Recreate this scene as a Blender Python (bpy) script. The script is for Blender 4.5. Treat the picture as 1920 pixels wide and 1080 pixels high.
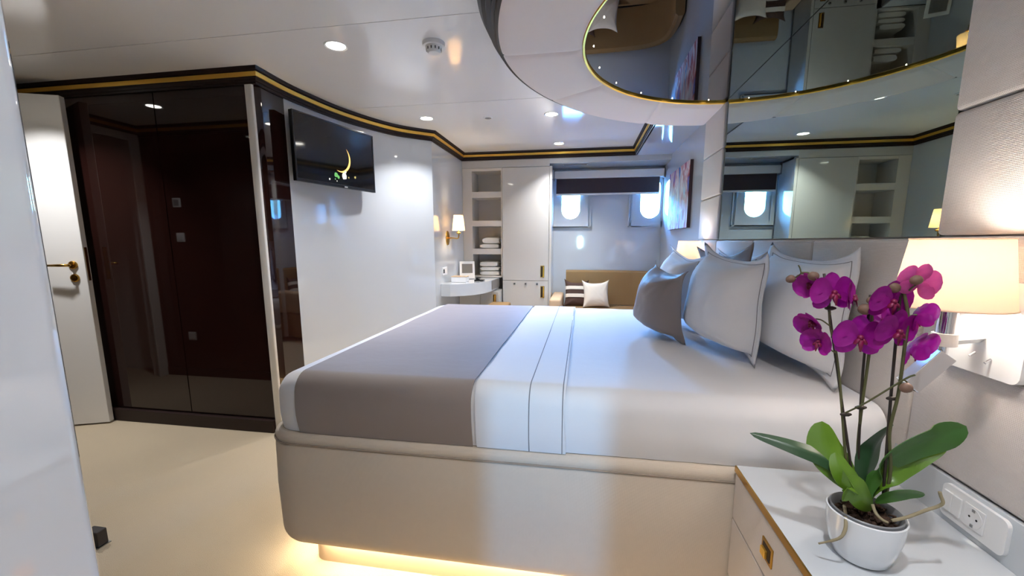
import bpy, bmesh, math, random
from mathutils import Vector, Matrix, noise
import mathutils
random.seed(7)
for o in list(bpy.data.objects): bpy.data.objects.remove(o)
scene = bpy.context.scene
C = scene.collection
PI = math.pi

# ------------------------------------------------------------------ camera
F_PX, CX, CY = 785.0, 960.0, 575.0
YAW, PITCH, ROLL = math.radians(9.59), math.radians(8.80), math.radians(-0.10)
CAM = Vector((0, 0, 1.25))
def _axes():
    c, s = math.cos(YAW), math.sin(YAW); cp, sp = math.cos(PITCH), math.sin(PITCH); cr, sr = math.cos(ROLL), math.sin(ROLL)
    fwd = Vector((-s*cp, c*cp, -sp)); up0 = Vector((-s*sp, c*sp, cp)); ri0 = Vector((c, s, 0))
    return cr*ri0 + sr*up0, -sr*ri0 + cr*up0, fwd
RI, UP, FW = _axes()
cam_data = bpy.data.cameras.new('camera'); cam = bpy.data.objects.new('camera', cam_data); C.objects.link(cam)
cam_data.sensor_width = 36; cam_data.lens = F_PX*36/1920; cam_data.shift_y = (CY-540)/1920; cam_data.clip_start = .02; cam_data.clip_end = 500
M = Matrix((RI, UP, -FW)).transposed().to_4x4(); M.translation = CAM
cam.matrix_world = M
scene.camera = cam
def ray(px, py): return FW + RI*((px-CX)/F_PX) - UP*((py-CY)/F_PX)
def on(px, py, ax, v):
    d = ray(px, py); i = 'xyz'.index(ax); return CAM + d*((v-CAM[i])/d[i])
def onplane(px, py, p0, off=0):
    n = Vector((p0.x, p0.y, 0)).normalized(); d = ray(px, py)
    return CAM + d*(((p0-CAM).dot(n)+off)/d.dot(n))

# ------------------------------------------------------------------ world, exposure
w = bpy.data.worlds.new('world'); scene.world = w; w.use_nodes = True
nt = w.node_tree; bg = nt.nodes['Background']
sky = nt.nodes.new('ShaderNodeTexSky'); sky.sky_type = 'NISHITA'; sky.sun_disc = False
sky.sun_elevation = math.radians(50); sky.sun_rotation = math.radians(200)
tint = nt.nodes.new('ShaderNodeMixRGB'); tint.blend_type = 'MULTIPLY'; tint.inputs[0].default_value = 1; tint.inputs[2].default_value = (.44, .84, 1.25, 1)   # cool daylight against the warm-balanced lamps
nt.links.new(sky.outputs[0], tint.inputs[1]); nt.links.new(tint.outputs[0], bg.inputs[0]); bg.inputs[1].default_value = 50.0
scene.view_settings.view_transform = 'Standard'; scene.view_settings.look = 'None'
scene.view_settings.exposure = 1.0; scene.view_settings.gamma = 1; scene.view_settings.use_curve_mapping = False
sun_d = bpy.data.lights.new('sun', 'SUN'); sun_d.energy = 14; sun_d.color = (.75, .92, 1); sun_d.angle = .02
sun = bpy.data.objects.new('sun', sun_d); C.objects.link(sun); sun.rotation_euler = (math.radians(40), 0, math.radians(20))
P_DOWN, P_LAMP, P_STRIP = 5.8, 1.85, 3.6
def portal(loc, size, rot):                       # sky light enters the room here (sampling aid at a seen or added opening)
    l = bpy.data.lights.new('window_portal', 'AREA'); l.shape = 'RECTANGLE'; l.size, l.size_y = size
    l.cycles.is_portal = True
    o = bpy.data.objects.new('window_portal', l); C.objects.link(o); o.location = loc; o.rotation_euler = rot
    return o

# ------------------------------------------------------------------ materials
def lin(c):
    f = lambda v: v/12.92 if v <= .04045 else ((v+.055)/1.055)**2.4
    return (f(c[0]/255), f(c[1]/255), f(c[2]/255), 1)
MATS = {}
def mat(name, rgb, rough=.5, metal=0, bump=None, var=0.0, var_scale=6, coat=0, sheen=0, spec=.5, ior=1.5):
    m = bpy.data.materials.new(name); m.use_nodes = True; MATS[name] = m
    nt = m.node_tree; b = nt.nodes['Principled BSDF']
    col = lin(rgb)
    b.inputs['Base Color'].default_value = col; b.inputs['Roughness'].default_value = rough
    b.inputs['Metallic'].default_value = metal; b.inputs['IOR'].default_value = ior
    b.inputs['Specular IOR Level'].default_value = spec
    b.inputs['Coat Weight'].default_value = coat; b.inputs['Coat Roughness'].default_value = .02
    b.inputs['Sheen Weight'].default_value = sheen
    tc = nt.nodes.new('ShaderNodeTexCoord')
    n = nt.nodes.new('ShaderNodeTexNoise'); n.inputs['Scale'].default_value = var_scale; n.inputs['Detail'].default_value = 4
    nt.links.new(tc.outputs['Object'], n.inputs['Vector'])
    mx = nt.nodes.new('ShaderNodeMixRGB'); mx.inputs[1].default_value = tuple(c*(1-var) for c in col[:3])+(1,)
    mx.inputs[2].default_value = tuple(min(1, c*(1+var)) for c in col[:3])+(1,)
    nt.links.new(n.outputs['Fac'], mx.inputs[0]); nt.links.new(mx.outputs[0], b.inputs['Base Color'])
    if bump:
        kind, scale, strength, dist = bump
        bp = nt.nodes.new('ShaderNodeBump'); bp.inputs['Strength'].default_value = strength; bp.inputs['Distance'].default_value = dist
        if kind == 'noise':
            t = nt.nodes.new('ShaderNodeTexNoise'); t.inputs['Scale'].default_value = scale; t.inputs['Detail'].default_value = 5
            nt.links.new(tc.outputs['Object'], t.inputs['Vector']); h = t.outputs['Fac']
        elif kind == 'weave':
            ws = []
            for d in ('Z', 'Y', 'X'):
                t = nt.nodes.new('ShaderNodeTexWave'); t.bands_direction = d; t.inputs['Scale'].default_value = scale; t.inputs['Distortion'].default_value = .6
                t.inputs['Detail'].default_value = 0
                nt.links.new(tc.outputs['Object'], t.inputs['Vector']); ws.append(t.outputs['Fac'])
            a = nt.nodes.new('ShaderNodeMath'); a.operation = 'MULTIPLY_ADD'
            nt.links.new(ws[1], a.inputs[0]); a.inputs[1].default_value = .6; nt.links.new(ws[0], a.inputs[2])
            a2 = nt.nodes.new('ShaderNodeMath'); a2.operation = 'MULTIPLY_ADD'
            nt.links.new(ws[2], a2.inputs[0]); a2.inputs[1].default_value = .6; nt.links.new(a.outputs[0], a2.inputs[2]); h = a2.outputs[0]
        nt.links.new(h, bp.inputs['Height']); nt.links.new(bp.outputs[0], b.inputs['Normal'])
    return m
mat('gloss_white', (198, 203, 208), .04, var=.01, coat=.3)
mat('partition_lacquer', (200, 205, 214), .03, var=.01, coat=1, ior=1.8)
mat('ceiling_white', (246, 246, 246), .1, var=.01)
mat('satin_white', (226, 224, 220), .25, var=.01)
mat('shelf_white', (214, 208, 200), .35, var=.02)
mat('cabinet_white', (198, 196, 192), .06, var=.01, coat=.3)
mat('black_gloss', (34, 16, 13), .03, var=.1, coat=.0)
mat('dark_brown', (42, 30, 27), .4, var=.1, spec=.25)
mat('gold', (255, 206, 98), .45, 1, var=.04)
mat('brass', (190, 148, 70), .25, 1, var=.05)
mat('chrome', (225, 225, 228), .06, 1, var=.01)
mat('steel', (170, 170, 170), .3, 1, var=.01)
mat('mirror_grey', (150, 164, 153), .004, 1, var=.0)
mat('black_glass', (112, 110, 112), .006, 1, var=.0)
mat('carpet', (188, 170, 140), .95, var=.11, var_scale=2.6, bump=('noise', 420, .7, .006), sheen=.3)
mat('woven', (212, 204, 199), .8, var=.025, var_scale=30, bump=('weave', 88, .4, .0016))
mat('canopy_leather', (240, 229, 225), .7, var=.012, var_scale=30, bump=('noise', 400, .1, .001))
mat('bed_cloth', (204, 190, 173), .85, var=.03, var_scale=40, bump=('weave', 150, .3, .001))
mat('plinth_tan', (170, 150, 126), .7, var=.03)
mat('linen_white', (226, 225, 227), .85, var=.012, bump=('noise', 9, .12, .02), sheen=.2)
mat('linen_taupe', (143, 131, 127), .6, var=.03, bump=('noise', 9, .12, .02), sheen=.25)
mat('taupe_dark', (140, 124, 118), .8, var=.03, sheen=.2)
mat('stitch', (120, 118, 120), .8)
mat('stitch_tan', (150, 136, 122), .8)
mat('towel_white', (228, 224, 216), .95, var=.03, bump=('noise', 160, .6, .006))
mat('sofa_brown', (146, 116, 76), .85, var=.05, bump=('weave', 60, .3, .002))
mat('sofa_tan', (196, 168, 138), .8, var=.05)
mat('cushion_brown', (78, 56, 48), .9, var=.05)
mat('cushion_cream', (224, 214, 200), .9, var=.03, bump=('noise', 20, .2, .01))
mat('blind_fabric', (52, 38, 42), .8, var=.05, bump=('noise', 300, .2, .002))
mat('plastic_white', (235, 235, 235), .3, var=.005)
mat('plastic_black', (22, 22, 24), .25, var=.05)
mat('socket_grey', (150, 148, 146), .4)
mat('socket_shadow', (196, 196, 196), .4)
mat('grey_panel', (120, 116, 112), .4, var=.03)
mat('ceramic', (228, 231, 235), .08, var=.005, coat=.5)
mat('pot_liner', (128, 130, 134), .4)
mat('soil', (62, 42, 30), .95, var=.5, var_scale=90, bump=('noise', 120, 1, .01))
mat('leaf_green', (62, 104, 42), .35, var=.14, var_scale=25)
mat('leaf_bright', (86, 122, 30), .35, var=.16, var_scale=25)
mat('leaf_dark', (44, 74, 46), .35, var=.14, var_scale=25)
mat('stem_green', (84, 84, 50), .55, var=.15, var_scale=60)
mat('stake_dark', (44, 34, 28), .6, var=.15)
mat('root_grey', (150, 138, 110), .75, var=.2, var_scale=80)
mat('bud', (118, 90, 76), .6, var=.15, var_scale=60)
mat('lip', (120, 8, 62), .45, var=.35, var_scale=160)
mat('screen_black', (17, 15, 15), .06, var=.2)
mat('bezel', (38, 38, 42), .25, var=.05)
mat('hill_green', (150, 168, 120), .9, var=.45, var_scale=.5)
mat('sea_blue', (52, 92, 122), .12, var=.2, var_scale=.3)
mat('canvas_edge', (60, 40, 44), .8)
mat('rubber', (40, 34, 32), .6)

def petal_mat(name, a, b_, trans=.35):
    m = bpy.data.materials.new(name); m.use_nodes = True; MATS[name] = m; nt = m.node_tree
    b = nt.nodes['Principled BSDF']; b.inputs['Roughness'].default_value = .5
    tc = nt.nodes.new('ShaderNodeTexCoord'); n = nt.nodes.new('ShaderNodeTexNoise'); n.inputs['Scale'].default_value = 70
    nt.links.new(tc.outputs['Object'], n.inputs['Vector'])
    mx = nt.nodes.new('ShaderNodeMixRGB'); mx.inputs[1].default_value = lin(a); mx.inputs[2].default_value = lin(b_)
    nt.links.new(n.outputs['Fac'], mx.inputs[0]); nt.links.new(mx.outputs[0], b.inputs['Base Color'])
    t = nt.nodes.new('ShaderNodeBsdfTranslucent'); nt.links.new(mx.outputs[0], t.inputs[0])
    s = nt.nodes.new('ShaderNodeMixShader'); s.inputs[0].default_value = trans
    nt.links.new(b.outputs[0], s.inputs[1]); nt.links.new(t.outputs[0], s.inputs[2]); nt.links.new(s.outputs[0], nt.nodes['Material Output'].inputs[0])
petal_mat('petal', (146, 8, 132), (172, 24, 158))
petal_mat('petal_backlit', (196, 70, 150), (210, 96, 166), .5)  # paler copy of petal: light from behind put into the colour

def shade_mat(name, rgb, trans, scale=260):
    m = bpy.data.materials.new(name); m.use_nodes = True; MATS[name] = m; nt = m.node_tree
    b = nt.nodes['Principled BSDF']; b.inputs['Base Color'].default_value = lin(rgb); b.inputs['Roughness'].default_value = .9
    t = nt.nodes.new('ShaderNodeBsdfTranslucent'); t.inputs[0].default_value = lin(rgb)
    tc = nt.nodes.new('ShaderNodeTexCoord')
    wv = nt.nodes.new('ShaderNodeTexWave'); wv.inputs['Scale'].default_value = scale; wv.bands_direction = 'DIAGONAL'
    nt.links.new(tc.outputs['Object'], wv.inputs['Vector'])
    bp = nt.nodes.new('ShaderNodeBump'); bp.inputs['Strength'].default_value = .3; bp.inputs['Distance'].default_value = .001
    nt.links.new(wv.outputs['Fac'], bp.inputs['Height']); nt.links.new(bp.outputs[0], b.inputs['Normal'])
    s = nt.nodes.new('ShaderNodeMixShader'); s.inputs[0].default_value = trans
    nt.links.new(b.outputs[0], s.inputs[1]); nt.links.new(t.outputs[0], s.inputs[2]); nt.links.new(s.outputs[0], nt.nodes['Material Output'].inputs[0])
shade_mat('lamp_fabric', (238, 222, 206), .5)
shade_mat('sconce_fabric', (244, 230, 205), .5)

def emis(name, rgb, strength):
    m = bpy.data.materials.new(name); m.use_nodes = True; MATS[name] = m; nt = m.node_tree
    b = nt.nodes['Principled BSDF']; b.inputs['Base Color'].default_value = (0, 0, 0, 1)
    tc = nt.nodes.new('ShaderNodeTexCoord'); n = nt.nodes.new('ShaderNodeTexNoise'); n.inputs['Scale'].default_value = 40
    nt.links.new(tc.outputs['Object'], n.inputs['Vector'])
    r = nt.nodes.new('ShaderNodeMapRange'); r.inputs[3].default_value = strength*.9; r.inputs[4].default_value = strength*1.1
    nt.links.new(n.outputs['Fac'], r.inputs[0]); nt.links.new(r.outputs[0], b.inputs['Emission Strength'])
    b.inputs['Emission Color'].default_value = lin(rgb)
emis('downlight_lens', (255, 250, 240), 14)
emis('star_light', (255, 240, 215), 10)
emis('led_warm', (255, 216, 160), 6)
emis('moon', (255, 190, 105), 1.1)
emis('tv_white', (235, 232, 215), .75)
emis('tv_green', (120, 200, 110), .5)
emis('tv_yellow', (230, 210, 120), .4)

def glass_mat():
    m = bpy.data.materials.new('glass'); m.use_nodes = True; MATS['glass'] = m; nt = m.node_tree
    for n in list(nt.nodes):
        if n.type == 'BSDF_PRINCIPLED': nt.nodes.remove(n)
    t = nt.nodes.new('ShaderNodeBsdfTransparent'); t.inputs[0].default_value = (.92, .97, 1, 1)
    g = nt.nodes.new('ShaderNodeBsdfGlossy'); g.inputs['Roughness'].default_value = .01
    fr = nt.nodes.new('ShaderNodeFresnel'); fr.inputs[0].default_value = 1.45
    s = nt.nodes.new('ShaderNodeMixShader'); nt.links.new(fr.outputs[0], s.inputs[0]); nt.links.new(t.outputs[0], s.inputs[1]); nt.links.new(g.outputs[0], s.inputs[2])
    nt.links.new(s.outputs[0], nt.nodes['Material Output'].inputs[0])
glass_mat()

def painting_mat():
    m = bpy.data.materials.new('abstract_paint'); m.use_nodes = True; MATS['abstract_paint'] = m; nt = m.node_tree
    b = nt.nodes['Principled BSDF']; b.inputs['Roughness'].default_value = .65; b.inputs['Specular IOR Level'].default_value = .2
    tc = nt.nodes.new('ShaderNodeTexCoord'); mp = nt.nodes.new('ShaderNodeMapping'); mp.inputs['Scale'].default_value = (1, 3.2, 1.1)
    nt.links.new(tc.outputs['Object'], mp.inputs[0])
    n = nt.nodes.new('ShaderNodeTexNoise'); n.inputs['Scale'].default_value = 2.2; n.inputs['Detail'].default_value = 6; n.inputs['Distortion'].default_value = .8
    nt.links.new(mp.outputs[0], n.inputs['Vector'])
    cr = nt.nodes.new('ShaderNodeValToRGB'); e = cr.color_ramp.elements
    stops = [(.30, (26, 60, 150)), (.37, (40, 130, 190)), (.42, (196, 200, 208)), (.47, (176, 92, 84)), (.52, (222, 214, 214)), (.57, (196, 120, 126)), (.62, (150, 52, 44)), (.68, (60, 84, 168)), (.75, (220, 150, 120))]
    e[0].position, e[0].color = stops[0][0], lin(stops[0][1]); e[1].position, e[1].color = stops[1][0], lin(stops[1][1])
    for p, c in stops[2:]:
        x = e.new(p); x.color = lin(c)
    nt.links.new(n.outputs['Fac'], cr.inputs[0]); nt.links.new(cr.outputs[0], b.inputs['Base Color'])
painting_mat()

# ------------------------------------------------------------------ object helpers
ROOT = {}
def obj(name, bm, m, parent=None, smooth=False, local=False):
    if isinstance(bm, bpy.types.Mesh): me = bm
    else:
        bmesh.ops.recalc_face_normals(bm, faces=bm.faces)
        me = bpy.data.meshes.new(name); bm.to_mesh(me); bm.free()
    loc = Vector((0, 0, 0))
    if not local:
        xs = [v.co for v in me.vertices]
        lo = Vector([min(c[i] for c in xs) for i in range(3)]); hi = Vector([max(c[i] for c in xs) for i in range(3)])
        loc = (lo+hi)/2; loc.z = lo.z
        me.transform(Matrix.Translation(-loc))
    if m and not me.materials: me.materials.append(MATS[m])
    if smooth:
        for p in me.polygons: p.use_smooth = True
        if smooth != True and smooth > 0:
            me.set_sharp_from_angle(angle=math.radians(smooth))
    o = bpy.data.objects.new(name, me); C.objects.link(o)
    o.location = loc
    if parent is not None:
        o.parent = parent
        if not local: o.location = loc - ROOT.get(parent.name, Vector((0, 0, 0)))
    ROOT[o.name] = loc if not local else Vector((0, 0, 0))
    return o
def thing(name, label, cat, loc=(0, 0, 0), group=None):
    o = bpy.data.objects.new(name, None); C.objects.link(o); o.empty_display_size = .05
    o.location = loc; o['label'] = label; o['category'] = cat
    if group: o['group'] = group
    ROOT[o.name] = Vector(loc); return o
def tag(o, label, cat, group=None):
    o['label'] = label; o['category'] = cat
    if group: o['group'] = group
    return o
def struct(name, bm, m, parent=None, smooth=False):
    o = obj(name, bm, m, parent, smooth)
    if parent is None: o['kind'] = 'structure'
    return o
def box(x0, x1, y0, y1, z0, z1, bev=0, seg=2, bm=None):
    own = bmesh.new()
    vs = [own.verts.new((x, y, z)) for x in (x0, x1) for y in (y0, y1) for z in (z0, z1)]
    for f in ((0, 1, 3, 2), (4, 6, 7, 5), (0, 4, 5, 1), (2, 3, 7, 6), (0, 2, 6, 4), (1, 5, 7, 3)): own.faces.new([vs[i] for i in f])
    if bev: bmesh.ops.bevel(own, geom=own.edges[:], offset=bev, segments=seg, profile=.5, affect='EDGES')
    if bm is None: return own
    me = bpy.data.meshes.new('tmp'); own.to_mesh(me); own.free(); bm.from_mesh(me); bpy.data.meshes.remove(me); return bm
def tube(pts, r, n=8, bm=None, cap=True):
    bm = bm or bmesh.new(); pts = [Vector(p) for p in pts]
    rs = r if isinstance(r, (list, tuple)) else [r]*len(pts)
    t0 = (pts[1]-pts[0]).normalized(); a = Vector((0, 0, 1)) if abs(t0.z) < .9 else Vector((1, 0, 0))
    nn = t0.cross(a).normalized(); rings = []
    for i, p in enumerate(pts):
        t = ((pts[min(i+1, len(pts)-1)]-pts[max(i-1, 0)])).normalized()
        nn = (nn - t*nn.dot(t)).normalized(); b = t.cross(nn)
        rings.append([bm.verts.new(p + (nn*math.cos(2*PI*k/n)+b*math.sin(2*PI*k/n))*rs[i]) for k in range(n)])
    for a, b in zip(rings, rings[1:]):
        for k in range(n): bm.faces.new((a[k], a[(k+1) % n], b[(k+1) % n], b[k]))
    if cap: bm.faces.new(rings[0][::-1]); bm.faces.new(rings[-1])
    return bm
def lathe(prof, c=(0, 0, 0), n=32, bm=None, sx=1, sy=1, axis='z'):
    bm = bm or bmesh.new(); c = Vector(c); rings = []
    for r, z in prof:
        ring = []
        for k in range(n):
            a = 2*PI*k/n; v = Vector((r*math.cos(a)*sx, r*math.sin(a)*sy, z))
            if axis == 'x': v = Vector((v.z, v.x, v.y))
            if axis == 'y': v = Vector((v.x, v.z, v.y))
            ring.append(bm.verts.new(c+v))
        rings.append(ring)
    for a, b in zip(rings, rings[1:]):
        for k in range(n): bm.faces.new((a[k], a[(k+1) % n], b[(k+1) % n], b[k]))
    if prof[0][0] > 0: bm.faces.new(rings[0][::-1])
    if prof[-1][0] > 0: bm.faces.new(rings[-1])
    bmesh.ops.remove_doubles(bm, verts=bm.verts, dist=1e-6)
    return bm
def prism(poly, z0, z1, bm=None):
    bm = bm or bmesh.new()
    a = [bm.verts.new((x, y, z0)) for x, y in poly]; b = [bm.verts.new((x, y, z1)) for x, y in poly]
    n = len(poly)
    for k in range(n): bm.faces.new((a[k], a[(k+1) % n], b[(k+1) % n], b[k]))
    bm.faces.new(a[::-1]); bm.faces.new(b); return bm
def spline(pts, n=8):
    pts = [Vector(p) for p in pts]; out = []
    for i in range(len(pts)-1):
        p0, p1, p2, p3 = pts[max(i-1, 0)], pts[i], pts[i+1], pts[min(i+2, len(pts)-1)]
        for k in range(n):
            t = k/n
            out.append(.5*((2*p1)+(p2-p0)*t+(2*p0-5*p1+4*p2-p3)*t*t+(3*p1-p0-3*p2+p3)*t**3))
    out.append(pts[-1]); return out
def sweep(path, side, prof, bm=None, closed_ends=True):
    """path: 2d points, side=+1: offset to the left of travel; prof: list of (offset, z)"""
    bm = bm or bmesh.new(); n = len(path); P = [Vector((p[0], p[1])) for p in path]; rings = []
    for i in range(n):
        d0 = (P[i]-P[i-1]).normalized() if i else (P[1]-P[0]).normalized()
        d1 = (P[i+1]-P[i]).normalized() if i < n-1 else d0
        n0 = Vector((-d0.y, d0.x))*side; n1 = Vector((-d1.y, d1.x))*side
        m = (n0+n1).normalized(); m = m/max(.3, m.dot(n0))
        rings.append([bm.verts.new((P[i].x+m.x*o, P[i].y+m.y*o, z)) for o, z in prof])
    k = len(prof)
    for a, b in zip(rings, rings[1:]):
        for j in range(k): bm.faces.new((a[j], a[(j+1) % k], b[(j+1) % k], b[j]))
    bm.faces.new(rings[0]); bm.faces.new(rings[-1][::-1]); return bm

# ------------------------------------------------------------------ key dimensions
H = 2.25            # main ceiling
ZC = 2.165          # underside of crown moulding
XR = .87            # face of padded headboard wall
XW = .90            # white right wall
YC = 4.84           # cabinet fronts / fascia
YW = 5.25           # window wall
YWARD = 2.34        # wardrobe fronts
XL = -3.9

# ------------------------------------------------------------------ setting
struct('floor', box(-5.0, 1.1, -.87, 5.45, -.1, 0), 'carpet')
# ceiling in three lacquered panels with hairline joints
ceil = struct('ceiling', box(-5.0, 1.1, -.87, 5.45, H+.006, H+.1), 'dark_brown')
for y0, y1 in ((-.87, 1.968), (1.972, 3.118), (3.122, 5.45)):
    obj('ceiling_panel', box(-5.0, 1.1, y0, y1, H, H+.006), 'ceiling_white', ceil)
# lower glossy soffits on the right and over the window niche
struct('ceiling_lower', box(.53, 1.0, 2.95, YC, ZC, H-.001), 'gloss_white')
struct('ceiling_niche', box(-.39, 1.0, YC, YW+.02, 2.11, H-.001), 'gloss_white')
struct('wall_fascia', box(-1.5, -.39, YC, YC+.1, 2.082, H-.001), 'cabinet_white')
# right wall: white lacquer beyond the padded headboard
bm = box(XW, 1.05, -.87, 5.45, 0, H)
struct('wall_right', bm, 'gloss_white')

def stadium(cx, hw, z0, z1, n=14):
    pts = []
    for k in range(n+1):
        a = PI + PI*k/n; pts.append((cx+hw*math.cos(a), z0+hw+hw*math.sin(a)))
    for k in range(n+1):
        a = PI*k/n; pts.append((cx+hw*math.cos(a), z1-hw+hw*math.sin(a)))
    return pts
def holed(bm, x0, x1, z0, z1, hole, y, ydepth=None):
    cx = sum(p[0] for p in hole)/len(hole); cz = sum(p[1] for p in hole)/len(hole)
    def ang(p): return math.atan2(p[1]-cz, p[0]-cx)
    inner = sorted(hole, key=ang)
    for c in ((x0, z0), (x1, z0), (x1, z1), (x0, z1)):
        a = ang(c)                                   # add a hole point on each corner's direction
        for i in range(len(inner)):
            p, q = inner[i], inner[(i+1) % len(inner)]; ap, aq = ang(p), ang(q)
            if aq < ap: aq += 2*PI
            aa = a if a >= ap else a+2*PI
            if ap < aa < aq:
                t = (aa-ap)/(aq-ap); inner.insert(i+1, (p[0]+(q[0]-p[0])*t, p[1]+(q[1]-p[1])*t)); break
    outer = []
    for p in inner:
        dx, dz = p[0]-cx, p[1]-cz
        t = min([s for s in (((x1-cx)/dx) if dx > 1e-9 else 1e9, ((x0-cx)/dx) if dx < -1e-9 else 1e9, ((z1-cz)/dz) if dz > 1e-9 else 1e9, ((z0-cz)/dz) if dz < -1e-9 else 1e9)])
        outer.append((cx+dx*t, cz+dz*t))
    vi = [bm.verts.new((p[0], y, p[1])) for p in inner]; vo = [bm.verts.new((p[0], y, p[1])) for p in outer]; n = len(vi)
    for k in range(n):
        bm.faces.new((vo[k], vo[(k+1) % n], vi[(k+1) % n], vi[k]))
    if ydepth is not None:
        vd = [bm.verts.new((p[0], ydepth, p[1])) for p in inner]
        for k in range(n): bm.faces.new((vi[k], vi[(k+1) % n], vd[(k+1) % n], vd[k]))
    return vo
def quad(bm, a, b, c, d): bm.faces.new([bm.verts.new(v) for v in (a, b, c, d)])
WINS = ((-.162, -.39, .085), (.762, .515, .90))
hw = .112
def window_wall(name, y, yd, x0, x1, z0, z1, wins, wz0, wz1, hz0, hz1):
    bm = bmesh.new(); xs = [x0]
    for cx, a, b in wins: holed(bm, a, b, wz0, wz1, stadium(cx, hw, hz0, hz1), y, yd)
    quad(bm, (x0, y, z0), (x1, y, z0), (x1, y, wz0), (x0, y, wz0)); quad(bm, (x0, y, wz1), (x1, y, wz1), (x1, y, z1), (x0, y, z1))
    cur = x0
    for cx, a, b in wins:
        if a > cur+1e-6: quad(bm, (cur, y, wz0), (a, y, wz0), (a, y, wz1), (cur, y, wz1))
        cur = b
    if cur < x1-1e-6: quad(bm, (cur, y, wz0), (x1, y, wz0), (x1, y, wz1), (cur, y, wz1))
    return struct(name, bm, 'gloss_white')
window_wall('wall_far', YW, YW+.12, -.39, XW, 0, 2.11, WINS, 1.42, 2.06, 1.52, 1.99)
for i, (cx, a, b) in enumerate(WINS):
    fr = bmesh.new()
    holed(fr, a+.004, b-.004, 1.422, 2.05, [(cx-hw-.045, 1.475), (cx+hw+.045-(.012 if i else 0), 1.475), (cx+hw+.045-(.012 if i else 0), 2.03), (cx-hw-.045, 2.03)], YW-.034)
    q = holed(fr, cx-hw-.045, min(cx+hw+.045, b-.006), 1.475, 2.03, stadium(cx, hw-.003, 1.523, 1.987), YW-.012, YW+.1)
    bm2 = box(a+.004, b-.004, YW-.034, YW-.001, 1.422, 1.432)
    for fx in (a+.004, b-.014): box(fx, fx+.01, YW-.034, YW-.001, 1.422, 2.05, bm=bm2)
    me = bpy.data.meshes.new('t'); bm2.to_mesh(me); bm2.free(); fr.from_mesh(me); bpy.data.meshes.remove(me)
    wo = struct('window_%d' % (i+1), fr, 'gloss_white')
    pb = bmesh.new(); ring = [pb.verts.new((p[0], YW+.1, p[1])) for p in stadium(cx, hw, 1.52, 1.99)]; pb.faces.new(ring)
    r2 = bmesh.ops.extrude_face_region(pb, geom=pb.faces[:]); bmesh.ops.translate(pb, vec=(0, .008, 0), verts=[v for v in r2['geom'] if isinstance(v, bmesh.types.BMVert)])
    pane = obj('pane', pb, 'glass', wo)
    portal((cx, YW+.13, 1.755), (.24, .49), (-PI/2, 0, 0))
# outer skin that keeps daylight out around the portholes
bm = bmesh.new()
hs = [(-.6, -.29), (-.03, .63), (.89, 1.05)]
for a, b in hs: box(a, b, YW+.12, YW+.2, 0, H, bm=bm)
for a, b in ((-.29, -.03), (.63, .89)): box(a, b, YW+.12, YW+.2, 0, 1.5, bm=bm); box(a, b, YW+.12, YW+.2, 2.01, H, bm=bm)
struct('wall_hull', bm, 'satin_white')
# wall behind the camera: its slot, dark passage and end window are unseen additions,
# shaped so a soft strip of cool daylight falls on the side of the bed
YB, SX0, SX1, SZ1 = -.75, -.21, 0.0, 1.4
YE, WX0, WX1, WZ0, WZ1 = -3.0, -.155, -.055, 1.08, 1.4
bm = box(-4.9, SX0, YB-.12, YB, 0, H); box(SX1, 1.05, YB-.12, YB, 0, H, bm=bm); box(SX0, SX1, YB-.12, YB, SZ1, H, bm=bm)
struct('wall_back', bm, 'satin_white')
bm = box(-.7, -.6, YE, YB-.12, 0, H); box(.4, .5, YE, YB-.12, 0, H, bm=bm); box(-.7, .5, YE, YB-.12, H, H+.1, bm=bm); box(-.7, .5, YE, YB-.12, -.1, 0, bm=bm)
box(-.7, WX0, YE-.1, YE, -.1, H+.1, bm=bm); box(WX1, .5, YE-.1, YE, -.1, H+.1, bm=bm); box(WX0, WX1, YE-.1, YE, -.1, WZ0, bm=bm); box(WX0, WX1, YE-.1, YE, WZ1, H+.1, bm=bm)
struct('added_passage', bm, 'dark_brown')
struct('window_3', box(WX0, WX1, YE-.06, YE-.052, WZ0, WZ1), 'glass')
portal(((WX0+WX1)/2, YE-.11, (WZ0+WZ1)/2), (WX1-WX0, WZ1-WZ0), (PI/2, 0, 0))
# near white lacquered partition end at the left edge of the view
bm = prism([(-.47, -.75), (-.47, .292), (-.4715, .2992), (-.476, .3035), (-.483, .305), (-.522, .305), (-.53, .297), (-.53, -.75)], 0, H)
struct('wall_partition', bm, 'partition_lacquer', smooth=40)
# corridor on the left
struct('wall_corridor', box(XL, -2.4, 1.27, 1.40, 0, H), 'black_gloss')
struct('baseboard_corridor', box(XL, -2.4, 1.255, 1.415, 0, .075), 'rubber')
ds = thing('door_stop', 'small dark rubber door stop on the carpet by the partition', 'door stop', (-1.97, 1.27, 0))
obj('block', box(-2.01, -1.945, 1.25, 1.29, 0.004, .07, .004), 'rubber', ds)
obj('base_plate', box(-2.015, -1.94, 1.245, 1.295, 0, .004), 'steel', ds)
struct('wall_inner', box(-2.46, -2.4, -.75, 1.27, 0, H), 'satin_white')
bm = box(XL-.1, XL, 2.22, 2.45, 0, H); box(XL-.1, XL, 1.27, 1.46, 0, H, bm=bm); box(XL-.1, XL, 1.46, 2.22, 2.16, H, bm=bm)
struct('wall_left', bm, 'satin_white')
struct('wall_hall', box(-5.0, -4.9, -.87, 5.45, 0, H), 'satin_white')
struct('wall_outer', box(-4.9, -1.5, 5.35, 5.45, 0, H), 'satin_white')
bm = box(-4.9, XL-.1, 1.2, 1.3, 0, H); box(-4.9, XL-.1, 2.4, 2.5, 0, H, bm=bm); struct('wall_hall_sides', bm, 'satin_white')
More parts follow.
